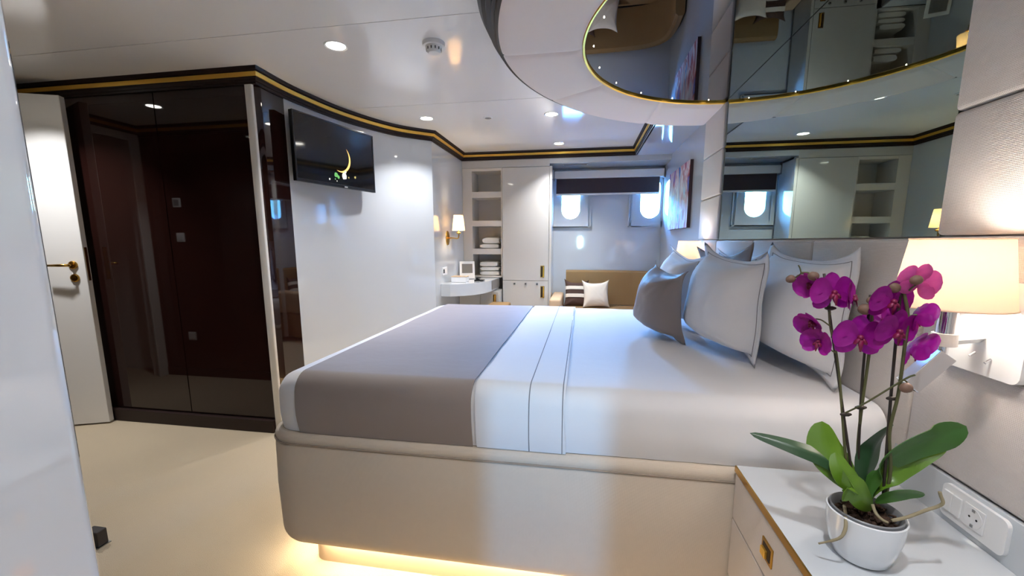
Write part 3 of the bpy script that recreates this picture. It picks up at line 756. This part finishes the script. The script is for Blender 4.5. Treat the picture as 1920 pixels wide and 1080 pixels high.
# white bands of the striped cushion follow its bulge
mt_, W_, H_ = frame_from((-.21, 4.93, .5), (-.205, 5.03, .80), (.07, 5.03, .80))
for v0, v1 in ((.22, .5), (-.42, -.14)):
    bmx, frx = cushion_mesh(W_, H_, .106, 0, .07, 3)
    N = 30; keep = set()
    j0, j1 = round((v0+1)/2*N), round((v1+1)/2*N)
    vs = [[frx[i][j].co.copy()+Vector((0, 0, .002)) for j in range(j0, j1+1)] for i in range(N+1)]; bmx.free()
    b = bmesh.new(); g = [[b.verts.new(mt_ @ p + Vector((0, 0, .004))) for p in row] for row in vs]
    for i in range(N):
        for j in range(j1-j0): b.faces.new((g[i][j], g[i+1][j], g[i+1][j+1], g[i][j+1]))
    obj('white_band', b, 'cushion_cream', o, smooth=True)
pillow('cushion', ((.0, 4.84, .5), (.01, 4.93, .80), (.31, 4.95, .81)), .11, 'cushion_cream', 'plain cream cushion in front of the striped one on the sofa', 0, 5, None, .502, 'sofa cushions')
t = thing('painting', 'abstract blue and red canvas on the white right wall', 'painting', (XW, 4.25, 1.37))
obj('canvas', box(XW-.028, XW-.002, 3.87, 4.72, 1.37, 1.935), 'canvas_edge', t)
obj('painted_face', box(XW-.03, XW-.0275, 3.87, 4.72, 1.37, 1.935), 'abstract_paint', t)

# ------------------------------------------------------------------ bed
BX0, BX1, BY0, BY1 = -1.138, .855, 1.245, 3.04
def rounded_rect(x0, x1, y0, y1, rl, n=10):
    """round the two foot corners only"""
    pts = []
    for k in range(n+1): a = PI + PI/2*k/n; pts.append((x0+rl+rl*math.cos(a), y0+rl+rl*math.sin(a)))
    pts += [(x0+(x1-x0)*t, y0) for t in (.3, .5, .7, .85)]
    pts += [(x1, y0), (x1, y1)]
    pts += [(x0+(x1-x0)*t, y1) for t in (.85, .7, .5, .3)]
    for k in range(n+1): a = PI/2 + PI/2*k/n; pts.append((x0+rl+rl*math.cos(a), y1-rl+rl*math.sin(a)))
    return pts
def loft(levels, smooth=True):
    bm = bmesh.new(); rings = [[bm.verts.new((x, y, z)) for x, y in pts] for pts, z in levels]; n = len(rings[0])
    for a, b in zip(rings, rings[1:]):
        for k in range(n): bm.faces.new((a[k], a[(k+1) % n], b[(k+1) % n], b[k]))
    bm.faces.new(rings[0][::-1]); bm.faces.new(rings[-1]); return bm
def rr(inset, rl): return rounded_rect(BX0+inset, BX1, BY0+inset, BY1-inset, max(.02, rl-inset))
bf = thing('bed', 'beige upholstered bed base with rounded corners and warm light beneath', 'bed', ((BX0+BX1)/2, (BY0+BY1)/2, 0))
lv = []
for k in range(7): a = PI/2*k/6; lv.append((rr(.07*(1-math.sin(a)), .13), .118+.07*(1-math.cos(a))))
lv.append((rr(-.004, .13), .36))
lv += [(rr(.0, .13), .535), (rr(.003, .13), .541), (rr(.001, .13), .547)]
for k in range(1, 6): a = PI/2*k/5; lv.append((rr(.028*(1-math.cos(a)), .13), .551+.026*math.sin(a)))
obj('upholstered_frame', loft(lv), 'bed_cloth', bf, smooth=50)
pp = rr(-.0025, .13)[:14]
obj('seam_piping', tube([(x, y, .541) for x, y in rr(-.001, .13)[:16]], .003, 6), 'stitch_tan', bf)
obj('plinth', prism(rounded_rect(BX0+.1, BX1, BY0+.1, BY1-.1, .06), 0, .117), 'plinth_tan', bf, smooth=30)
led = obj('light_strip', tube([(x, y, .112) for x, y in rounded_rect(BX0+.085, BX1-.1, BY0+.085, BY1-.085, .07)[:15]], .004, 6), 'led_warm', bf)
def strip(loc, size, rot, e):
    l = bpy.data.lights.new('strip_light', 'AREA'); l.shape = 'RECTANGLE'; l.size, l.size_y = size; l.energy = e; l.color = (1, .84, .58)
    o = bpy.data.objects.new('strip_light', l); C.objects.link(o); o.parent = bf; o.location = Vector(loc)-ROOT[bf.name]; o.rotation_euler = rot
strip((-.1, BY0+.07, .108), (1.75, .02), (0, 0, 0), P_STRIP)
strip((BX0+.07, 2.14, .108), (.02, 1.6), (0, 0, 0), P_STRIP)
# mattress with white linen, runner and folded top sheet: shells over one rounded profile
MZ0, MZ1 = .577, .785
MY0, MY1, MX0, MX1 = 1.262, 3.02, -1.105, .852
def bed_prof(grow, r=.07, bulge=.006, n=8):
    """y,z cross section from near bottom over the top to far bottom"""
    y0, y1, z1 = MY0-grow, MY1+grow, MZ1+grow; pts = []
    for k in range(7): t = k/6; pts.append((y0-bulge*math.sin(PI*t)*0.6+.01*(1-t)**3, MZ0+.002+(z1-r-MZ0)*t))
    for k in range(1, n+1): a = PI/2*k/n; pts.append((y0+r-r*math.cos(a), z1-r+r*math.sin(a)))
    for k in range(1, 16): t = k/16; pts.append((y0+r+(y1-y0-2*r)*t, z1))
    for k in range(n+1): a = PI/2*(1-k/n); pts.append((y1-r+r*math.cos(a), z1-r+r*math.sin(a)))
    for k in range(1, 7): t = 1-k/6; pts.append((y1+bulge*math.sin(PI*t)*.6-.01*(1-t)**3, MZ0+.002+(z1-r-MZ0)*t))
    return pts
def cloth_shell(x0, x1, grow, nx, wr=.003, edge=None, seed=0, foot=False, thick=None):
    bm = bmesh.new(); rows = []
    yc = (MY0+MY1)/2
    for i in range(nx+1):
        t = i/nx; x = x0+(x1-x0)*t; row = []
        for y, z in bed_prof(grow):
            v = Vector((x, y, z))
            if foot:                                   # round off the foot end in plan and over the top
                d = x-x0; rf = .1
                if d < rf:
                    k_ = rf-math.sqrt(max(0, rf*rf-(rf-d)**2))
                    v.y += k_*max(-1, min(1, (yc-y)/.75))*(1 if abs(y-yc) > .5 else abs(y-yc)*1.2)
                    if z > MZ1-.1: v.z -= k_*.75*min(1, (z-(MZ1-.1))/.1)
            nz = noise.noise(Vector((x*3+seed, y*2.2, z*4)))*wr + noise.noise(Vector((x*9, y*5+seed, z*9)))*wr*.5
            if z < MZ1-.03: v.y += (-1 if y < yc else 1)*nz*1.2
            else: v.z += nz
            if edge and (i in (0, nx)): v.x += edge*noise.noise(Vector((y*4, z*6, seed+i)))
            row.append(bm.verts.new(v))
        rows.append(row)
    for a, b in zip(rows, rows[1:]):
        for k in range(len(a)-1): bm.faces.new((a[k], a[k+1], b[k+1], b[k]))
    if foot:
        c = rows[0]; bm.faces.new(c)
        bm.faces.new(rows[-1][::-1])
    if thick:
        bmesh.ops.recalc_face_normals(bm, faces=bm.faces)
        bmesh.ops.solidify(bm, geom=bm.faces[:], thickness=thick)
    return bm
tag(obj('bed_linen', cloth_shell(MX0, MX1, 0, 110, .0035, seed=1, foot=True), 'linen_white', smooth=50), 'white fitted bed linen over the mattress', 'bed linen')
tag(obj('bed_runner', cloth_shell(-.985, -.347, .0055, 26, .0015, .006, 2, thick=-.003), 'linen_taupe', smooth=50), 'taupe satin bed runner across the foot of the bed', 'bed runner')
fs = tag(obj('top_sheet', cloth_shell(-.333, -.045, .0085, 14, .002, .01, 5, thick=-.002), 'linen_white', smooth=50), 'white folded top sheet band beside the taupe runner', 'sheet')
for x in (-.158, -.052): obj('stitching', tube([(x, y, z) for y, z in bed_prof(.0108)], .0016, 5), 'stitch', fs)

# pillows
G = 'bed pillows'
ZB = .79
B = dict(ff=1.55, fb=.25)
pillow('pillow', ((.805, 1.395, ZB), (.822, 1.39, 1.225), (.81, 2.04, 1.24)), .155, 'linen_white', 'large white flanged pillow nearest the bedside lamp and orchid', .14, 4, 'stitch', ZB, G, **B)
pillow('pillow', ((.805, 2.15, ZB), (.815, 2.14, 1.2), (.815, 2.75, 1.22)), .07, 'linen_white', 'white pillow at the back against the headboard, mostly hidden', .14, 8, 'stitch', ZB, G, **B)
pillow('pillow', ((.725, 2.06, ZB), (.72, 1.9, 1.225), (.71, 2.62, 1.2)), .015, 'taupe_dark', 'taupe pillow peeking out behind the white front pillow', .14, 6, None, ZB, G, **B)
pillow('pillow', ((.655, 1.60, ZB), (.645, 1.61, 1.205), (.59, 2.2, 1.24)), .19, 'linen_white', 'large white flanged pillow just behind the small taupe cushion', .14, 9, 'stitch', ZB, G, **B)
pillow('pillow', ((.58, 2.26, ZB), (.58, 2.26, 1.18), (.565, 2.82, 1.235)), .17, 'linen_white', 'white flanged pillow farthest from the camera by the far lamp', .14, 11, 'stitch', ZB, G, **B)
pillow('cushion', ((.445, 1.925, ZB), (.442, 1.93, 1.12), (.37, 2.38, 1.15)), .16, 'linen_taupe', 'small taupe cushion in front of the white pillows', .12, 2, None, ZB, G, ear=.1, **B)

# ------------------------------------------------------------------ nightstand
NX0, NY0, NY1, NZ = .455, .5, 1.238, .6
def nightstand(NY0, NY1, label):
    ns = thing('nightstand', label, 'nightstand', ((NX0+XR)/2, (NY0+NY1)/2, 0), 'bedside cabinets')
    obj('top', box(NX0+.004, XR-.014, NY0, NY1, NZ-.02, NZ, .0012), 'gloss_white', ns)
    obj('gold_edge', box(NX0, NX0+.0045, NY0, NY1, NZ-.018, NZ-.0005), 'brass', ns)
    obj('body', box(NX0+.018, XR-.014, NY0+.004, NY1-.004, .06, NZ-.021), 'woven', ns)
    for z0, z1 in ((.438, .578), (.25, .434), (.07, .246)):
        d = obj('drawer', box(NX0+.002, NX0+.018, NY0+.004, NY1-.004, z0, z1, .003), 'woven', ns)
        if z1 > .4:
            ym = (NY0+NY1)/2+.13 if NY1 < 2 else (NY0+NY1)/2; zc = (z0+z1)/2
            h_ = obj('handle', box(NX0-.0015, NX0+.003, ym-.028, ym+.028, zc-.024, zc+.024, .001), 'brass', d)
    obj('plinth', box(NX0+.04, XR-.014, NY0+.004, NY1-.004, 0, .058), 'dark_brown', ns)
    obj('splashback', box(XR-.014, XR-.002, NY0-.2 if NY1 < 2 else NY0, NY1, NZ-.02, .703, .001), 'gloss_white', ns)
    return ns
ns1 = nightstand(NY0, NY1, 'white topped bedside cabinet with gold edge under the orchid')
nightstand(3.06, 3.42, 'white topped bedside cabinet on the far side of the bed')
ym = (NY0+NY1)/2+.13; zc = (.438+.578)/2
drw = [c for c in ns1.children if c.name.startswith('drawer')][0]
obj('handle_recess', box(NX0-.0022, NX0+.001, ym-.02, ym+.02, zc-.016, zc+.016), 'dark_brown', drw)
obj('handle_pull', box(NX0-.008, NX0-.001, ym-.005, ym+.02, zc-.016, zc+.004, .001), 'gold', drw)
# socket and switch strip on the splashback
XP = XR-.014
so = thing('socket_strip', 'rounded white wall plate with two switches and a round socket', 'socket', (XP, .99, .655))
def rplate(y0, y1, z0, z1, r, x0, x1):
    pts = []
    for cy_, cz_, a0 in ((y1-r, z1-r, 0), (y0+r, z1-r, PI/2), (y0+r, z0+r, PI), (y1-r, z0+r, 3*PI/2)):
        for k in range(7): a = a0+PI/2*k/6; pts.append((cy_+r*math.cos(a), cz_+r*math.sin(a)))
    bm = bmesh.new(); A = [bm.verts.new((x0, *p)) for p in pts]; B = [bm.verts.new((x1, *p)) for p in pts]; n = len(pts)
    for k in range(n): bm.faces.new((A[k], A[(k+1) % n], B[(k+1) % n], B[k]))
    bm.faces.new(A); bm.faces.new(B[::-1]); return bm
obj('plate', rplate(.91, 1.065, .617, .695, .014, XP-.008, XP), 'plastic_white', so)
for a in (1.01, 1.0335): obj('switch', box(XP-.0125, XP-.008, a, a+.0225, .634, .68, .0015), 'plastic_white', so)
obj('socket_frame', box(XP-.011, XP-.008, .955, 1.003, .632, .682, .001), 'plastic_white', so)
sk = obj('socket', lathe([(.0195, -.0115), (.021, -.0118), (.021, -.010), (.0195, -.010)], (XP, .979, .657), 32, axis='x'), 'plastic_white', so, smooth=40)
obj('socket_well', lathe([(0, -.0112), (.0195, -.0113), (.0195, -.0108), (0, -.0108)], (XP, .979, .657), 32, axis='x'), 'socket_shadow', so)
for dy in (-.0085, .0085): obj('pin_hole', lathe([(0, -.0118), (.0024, -.0118), (.0024, -.011), (0, -.011)], (XP, .979+dy, .657), 12, axis='x'), 'plastic_black', so)
for dz in (-.017, .017): obj('earth_clip', box(XP-.013, XP-.0112, .976, .982, .657+dz-.003, .657+dz+.003), 'steel', so)

# ------------------------------------------------------------------ bedside wall lamps
def bedside_lamp(dy, sgn, label):
    Y = lambda y: dy + sgn*y
    T = lambda p: (p[0], Y(p[1]), p[2])
    def bx(x0, x1, y0, y1, z0, z1, bev=0, seg=2): a, b = sorted((Y(y0), Y(y1))); return box(x0, x1, a, b, z0, z1, bev, seg)
    t = thing('bedside_lamp', label, 'wall lamp', (XR-.012, Y(1.0), .965), 'bedside lamps')
    xp = XR-.012
    a, b = sorted((Y(.935), Y(1.105)))
    obj('wall_plate', rplate(a, b, .968, 1.168, .018, xp-.016, xp), 'plastic_white', t, smooth=40)
    pc = Vector((.75, Y(.995), 0))
    obj('arm', tube([(pc.x+.012, pc.y, 1.047), (xp-.014, Y(1.03), 1.047)], .0125, 4), 'plastic_white', t)
    obj('collar', lathe([(.0, 1.034), (.021, 1.034), (.021, 1.060), (0, 1.060)], (pc.x, pc.y, 0), 28), 'plastic_white', t, smooth=40)
    obj('pole', lathe([(0, 1.06), (.0165, 1.06), (.0165, 1.125), (0, 1.125)], (pc.x, pc.y, 0), 28), 'chrome', t, smooth=40)
    obj('joint', lathe([(0, 1.015), (.009, 1.015), (.009, 1.036), (0, 1.036)], (pc.x, pc.y, 0), 20), 'chrome', t, smooth=40)
    # square reading spot, tilted
    b = box(-.017, .017, -.017, .017, -.005, .088, .0015)
    axis = (Vector((.70, Y(1.0), .949))-Vector((.75, Y(.993), 1.018))).normalized()
    q = axis.to_track_quat('Z', 'X').to_matrix().to_4x4(); q.translation = Vector((.75, Y(.994), 1.012))
    bmesh.ops.transform(b, matrix=q, verts=b.verts); rl = obj('reading_spot', b, 'chrome', t)
    b = box(-.013, .013, -.013, .013, .0875, .0892); bmesh.ops.transform(b, matrix=q, verts=b.verts); obj('spot_lens', b, 'plastic_black', rl)
    for yy, zz in ((1.035, 1.012), (.998, 1.006)):
        yy = Y(yy); obj('toggle_switch', tube([(xp-.016, yy, zz), (xp-.026, yy, zz-.008)], .0028, 8), 'chrome', t)
    shade(pc, .093, .075, 1.117, 1.254, 'lamp_fabric', t, 64)
    for z_, r_ in ((1.1165, .0933), (1.2545, .0753)):
        obj('shade_trim', tube([(pc.x+r_*math.cos(2*PI*k/48), pc.y+r_*math.sin(2*PI*k/48), z_) for k in range(49)], .0016, 6), 'lamp_fabric', t)
    l = bpy.data.lights.new('lamp_bulb', 'POINT'); l.energy = P_LAMP; l.color = (1, .92, .82); l.shadow_soft_size = .03
    o = bpy.data.objects.new('lamp_bulb', l); C.objects.link(o); o.parent = t; o.location = Vector((pc.x, pc.y, 1.205))-ROOT[t.name]
bedside_lamp(0, 1, 'bedside wall lamp with cream shade and chrome reading spot behind the orchid')
bedside_lamp(2*YCEN+.02, -1, 'far bedside wall lamp with glowing shade half hidden by the pillows')

# ------------------------------------------------------------------ potted orchid
PC = Vector((.585, .895, NZ))
orc = thing('potted_orchid', 'magenta orchid in a white ceramic pot on the bedside cabinet', 'potted plant', PC)
pp = [(0, 0), (.04, 0), (.047, .006), (.056, .03), (.0635, .065), (.066, .102), (.0635, .1035), (.061, .1), (.058, .07), (.05, .03), (0, .025)]
obj('pot', lathe(pp, PC+Vector((0, 0, .0005)), 48), 'ceramic', orc, smooth=50)
obj('pot_liner', lathe([(.054, .06), (.0595, .098), (.0605, .107), (.0585, .109), (.056, .104), (.052, .06)], PC, 40), 'pot_liner', orc, smooth=50)
b = bmesh.new(); bmesh.ops.create_grid(b, x_segments=22, y_segments=22, size=.054)
for v in list(b.verts):
    if v.co.xy.length > .0545: b.verts.remove(v)
for v in b.verts: v.co += PC + Vector((0, 0, .09+.011*noise.noise(v.co*90)))
obj('soil', b, 'soil', orc)
for k in range(34):
    a = random.uniform(0, 2*PI); r = .05*math.sqrt(random.random())
    c = PC+Vector((r*math.cos(a), r*math.sin(a), .096+.004*random.random()))
    b = box(-.011*random.uniform(.5, 1.2), .009, -.004, .004, -.002, .002, .001, 1)
    bmesh.ops.transform(b, matrix=Matrix.Translation(c) @ mathutils.Euler((random.uniform(-.5, .5), random.uniform(-.5, .5), random.uniform(0, 6))).to_matrix().to_4x4(), verts=b.verts)
    obj('bark_chip', b, 'soil', orc)
OP = PC.copy(); OP.z = 1.0
def op(px, py, off=0): return onplane(px, py, OP, off)
def leaf(pts, width, wdir, m, name='leaf', fold=.25, peak=.6):
    P = spline([op(*p) for p in pts], 6); n = len(P); bm = bmesh.new(); rows = []
    for i, p in enumerate(P):
        t = i/(n-1); wd = width*(max(0.0, math.sin(PI*min(1, (t**(math.log(.5)/math.log(peak)))))) ** .6 + .02*(1-t))
        wd = max(wd, width*.22*(1-t)*(1 if t < .5 else 0), .0006)
        tg = (P[min(i+1, n-1)]-P[max(i-1, 0)]).normalized()
        s = (Vector(wdir)-tg*Vector(wdir).dot(tg)).normalized(); nn = tg.cross(s)
        rows.append([bm.verts.new(p + s*wd/2*k + nn*(abs(k)*fold*wd/2)) for k in (-1, -.6, -.25, 0, .25, .6, 1)])
    for a, b_ in zip(rows, rows[1:]):
        for k in range(6): bm.faces.new((a[k], a[k+1], b_[k+1], b_[k]))
    bmesh.ops.recalc_face_normals(bm, faces=bm.faces); bmesh.ops.solidify(bm, geom=bm.faces[:], thickness=.0012)
    return obj(name, bm, m, orc, smooth=60)
V3 = Vector
leaf([(1612, 928, 0), (1560, 868, -.01), (1490, 838, -.03), (1406, 812, -.04)], .036, RI*.2+UP*.9+FW*.6, 'leaf_dark', peak=.45)
leaf([(1608, 925, 0), (1575, 880, -.01), (1548, 838, .0), (1541, 790, .02)], .07, RI*1+UP*.25-FW*.2, 'leaf_bright', peak=.55)
leaf([(1625, 945, -.01), (1602, 912, -.03), (1580, 882, -.035), (1566, 848, -.02)], .044, RI*1+UP*.35, 'leaf_bright', peak=.55)
leaf([(1634, 955, -.005), (1618, 935, -.045), (1600, 912, -.06), (1580, 940, -.075)], .046, RI*.7+UP*.8, 'leaf_bright', peak=.45)
leaf([(1622, 925, .02), (1625, 880, .02), (1640, 835, .03), (1674, 796, .02)], .05, RI*1+UP*.5, 'leaf_dark', peak=.55)
leaf([(1628, 930, .0), (1645, 880, .01), (1705, 838, .03), (1760, 818, .05), (1812, 799, .05)], .062, UP*.9+RI*.25-FW*.4, 'leaf_green', peak=.6)
leaf([(1634, 935, .01), (1665, 895, .02), (1715, 862, .05), (1775, 838, .07)], .04, UP*.9+RI*.4, 'leaf_bright', peak=.5)
leaf([(1642, 942, .0), (1670, 930, -.01), (1700, 924, -.01), (1734, 927, .0)], .026, UP*.9-FW*.5, 'leaf_green', peak=.55)
def stem(pts, r, m, name): return obj(name, tube(spline([op(*p) for p in pts], 5), r, 8), m, orc, smooth=True)
stem([(1606, 950, .0), (1575, 730, .0), (1545, 513, .0)], .0026, 'stake_dark', 'stake')
stem([(1607, 940, .02), (1615, 735, .01), (1632, 553, .01)], .0024, 'stake_dark', 'stake')
stem([(1655, 942, .01), (1671, 735, .0), (1690, 530, .0)], .0026, 'stake_dark', 'stake')
stem([(1594, 935, .0), (1585, 850, .0), (1577, 745, .0), (1568, 665, .0), (1557, 610, .0), (1553, 560, .0), (1540, 530, .0), (1520, 514, .0), (1502, 512, .01)], .0028, 'stem_green', 'flower_stem')
stem([(1612, 930, .02), (1608, 850, .02), (1615, 770, .01), (1626, 690, .01), (1634, 620, .0), (1634, 565, .0)], .0028, 'stem_green', 'flower_stem')
stem([(1660, 935, .01), (1670, 880, .01), (1668, 810, .0), (1684, 740, .0), (1695, 660, .0), (1702, 590, .0), (1694, 545, .0), (1700, 530, .0)], .0029, 'stem_green', 'flower_stem')
stem([(1583, 775, .0), (1620, 757, -.01), (1665, 730, -.01), (1700, 709, -.01), (1716, 703, -.01)], .0017, 'stem_green', 'side_stem')
for a in ([(1557, 612), (1540, 600), (1525, 598)], [(1566, 662), (1552, 652), (1538, 645)], [(1503, 512), (1495, 518), (1486, 522)], [(1502, 512), (1500, 503), (1497, 497)], [(1704, 545), (1712, 538), (1720, 532)], [(1693, 712), (1700, 716), (1701, 724)], [(1694, 600), (1708, 592), (1720, 590)]):
    stem([(*p, -.004) for p in a], .0014, 'stem_green', 'pedicel')
for px, py, r in ((1586, 777, .006), (1614, 764, .005), (1673, 747, .006), (1569, 632, .005), (1557, 578, .005)):
    c = op(px, py); obj('stem_clip', tube([c-RI*.011, c-RI*.004, c+RI*.004, c+RI*.011], [.002, .0045, .0045, .002], 8), 'stake_dark', orc)
for px, py, r, tx in ((1483, 523, .0085, 0), (1526, 518, .0095, .3), (1623, 580, .011, .2), (1634, 563, .007, 0), (1677, 540, .0095, .5), (1719, 525, .009, 0), (1700, 727, .0095, 0)):
    b = bmesh.new(); bmesh.ops.create_uvsphere(b, u_segments=14, v_segments=10, radius=r)
    for v in b.verts: v.co.z *= 1.2 - .2*(v.co.z > 0)
    bmesh.ops.transform(b, matrix=Matrix.Translation(op(px, py, -.012)) @ Matrix.Rotation(tx*2, 4, 'Y') @ Matrix.Rotation(PI/2.6, 4, 'Y'), verts=b.verts)
    obj('bud', b, 'bud', orc, smooth=True)
# aerial roots
rim_r = [(1583, 948, -.02), (1586, 975, -.058), (1584, 995, -.07), (1572, 1010, -.075), (1535, 1019, -.075)]
obj('aerial_root', tube(spline([op(*p) for p in rim_r], 6), [.0032]*15+[.0028]*6+[.002]*4, 8), 'root_grey', orc, smooth=True)
obj('aerial_root', tube(spline([op(*p) for p in [(1672, 976, -.03), (1700, 970, -.01), (1735, 957, .01), (1757, 950, .02), (1768, 943, .02), (1764, 930, .02), (1762, 922, .02)]], 5), .003, 8), 'root_grey', orc, smooth=True)
obj('aerial_root', tube(spline([op(*p) for p in [(1636, 946, -.02), (1642, 962, -.03), (1653, 974, -.035), (1664, 980, -.03)]], 5), .003, 8), 'root_grey', orc, smooth=True)
# flowers: shared petal meshes
def petal_mesh(length, width, cup, peak=.55, base=.12, cfn=None):
    bm = bmesh.new(); n, k = 16, 10; rows = []
    for i in range(n+1):
        t = i/n; prof_ = math.sin(PI*min(1, t**(math.log(.5)/math.log(peak))))**.55 if 0 < t < 1 else 0
        wd = width*max(prof_, base*(1-t)); y = length*t; row = []
        for j in range(k+1):
            s = -1+2*j/k; x = s*wd/2
            row.append(bm.verts.new((x, y, cup*(t*t*.6) - .18*wd*(1-s*s)*.5 + .0015*noise.noise(Vector((x*120, y*120, length*50))))))
        rows.append(row)
    for a, b in zip(rows, rows[1:]):
        for j in range(k): bm.faces.new((a[j], a[j+1], b[j+1], b[j]))
    bmesh.ops.remove_doubles(bm, verts=bm.verts, dist=1e-5)
    me = bpy.data.meshes.new('petal'); bm.to_mesh(me); bm.free()
    for p in me.polygons: p.use_smooth = True
    return me
big, sep = petal_mesh(.043, .054, -.006, .6, .2), petal_mesh(.043, .030, -.004, .55)
def lip_mesh():
    bm = bmesh.new()
    bmesh.ops.create_uvsphere(bm, u_segments=10, v_segments=8, radius=.0055, matrix=Matrix.Translation((0, .002, .005)))
    for sx in (-1, 1):
        bmesh.ops.create_uvsphere(bm, u_segments=10, v_segments=8, radius=.0065, matrix=Matrix.Translation((sx*.006, -.005, .007)) @ Matrix.Rotation(sx*.6, 4, 'Z') @ Matrix.Diagonal((.55, 1.1, .8, 1)))
    bmesh.ops.create_cone(bm, segments=10, radius1=.006, radius2=.0015, depth=.022, cap_ends=True, matrix=Matrix.Translation((0, -.013, .009)) @ Matrix.Rotation(PI/2.2, 4, 'X') @ Matrix.Diagonal((1, .5, 1, 1)))
    me = bpy.data.meshes.new('lip'); bm.to_mesh(me); bm.free()
    for p in me.polygons: p.use_smooth = True
    return me
lipm = lip_mesh()
big.materials.append(MATS['petal']); sep.materials.append(MATS['petal']); lipm.materials.append(MATS['lip'])
bigp, sepp = big.copy(), sep.copy(); bigp.materials[0] = MATS['petal_backlit']; sepp.materials[0] = MATS['petal_backlit']
def flower(px, py, off, size, face, spin=0, fold=0.0, backlit=False):
    """face: (right, up, toward camera) direction the flower looks"""
    pos = op(px, py, off)
    z = (RI*face[0]+UP*face[1]-FW*face[2]).normalized(); y = (UP-z*UP.dot(z)).normalized(); x = y.cross(z)
    m_ = Matrix((x, y, z)).transposed().to_4x4() @ Matrix.Rotation(spin, 4, 'Z') @ Matrix.Scale(size, 4)
    m_.translation = pos - ROOT[orc.name]
    f = obj('flower', lipm, None, orc, local=True); f.matrix_local = m_
    B, S_ = (bigp, sepp) if backlit else (big, sep)
    for mesh, a, zz in ((S_, 0, -.002), (S_, math.radians(128), -.003), (S_, math.radians(-128), -.003), (B, math.radians(74), .0015), (B, math.radians(-74), .0015)):
        p = obj('petal', mesh, None, f, local=True)
        p.matrix_local = Matrix.Translation((0, 0, zz)) @ Matrix.Rotation(a, 4, 'Z') @ Matrix.Rotation(fold, 4, 'X')
flower(1562, 550, -.015, 1.0, (-.15, -.1, 1), .05)
flower(1597, 557, .012, .85, (.75, 0, .7), -.1)
flower(1519, 533, .005, .75, (-.8, -.3, .3), .5, .5)
flower(1523, 604, -.005, .8, (-.9, -.45, .25), .3, .6)
flower(1536, 641, -.01, .8, (-.75, -.1, .35), -.2, .5)
flower(1611, 634, -.02, 1.05, (-.3, -.15, 1), -.05)
flower(1672, 566, -.012, .95, (-.05, -.35, 1), 0)
flower(1657, 604, .012, .85, (-.4, .3, .7), .4)
flower(1682, 622, -.02, 1.0, (.05, -.35, 1), 0)
flower(1722, 530, .008, .85, (.25, .15, -1), .3, 0, True)
flower(1718, 592, .0, .8, (.85, -.3, .15), -.3, .5)
flower(1712, 652, .004, 1.0, (.85, -.5, .25), -.4, .35)

# ------------------------------------------------------------------ outside the portholes
struct('terrain_sea', box(-80, 80, -60, 70, -2.4, -2.2), 'sea_blue')
bm = bmesh.new(); bmesh.ops.create_grid(bm, x_segments=90, y_segments=40, size=1)
for v in bm.verts:
    x, y = v.co.x*60, 18+(v.co.y+1)*25
    v.co = Vector((x, y, -6+(y-18)*.36+3*noise.noise(Vector((x*.06, y*.06, 0)))+1.1*noise.noise(Vector((x*.4, y*.4, 2)))))
hill = struct('terrain_hill', bm, 'hill_green', smooth=True)
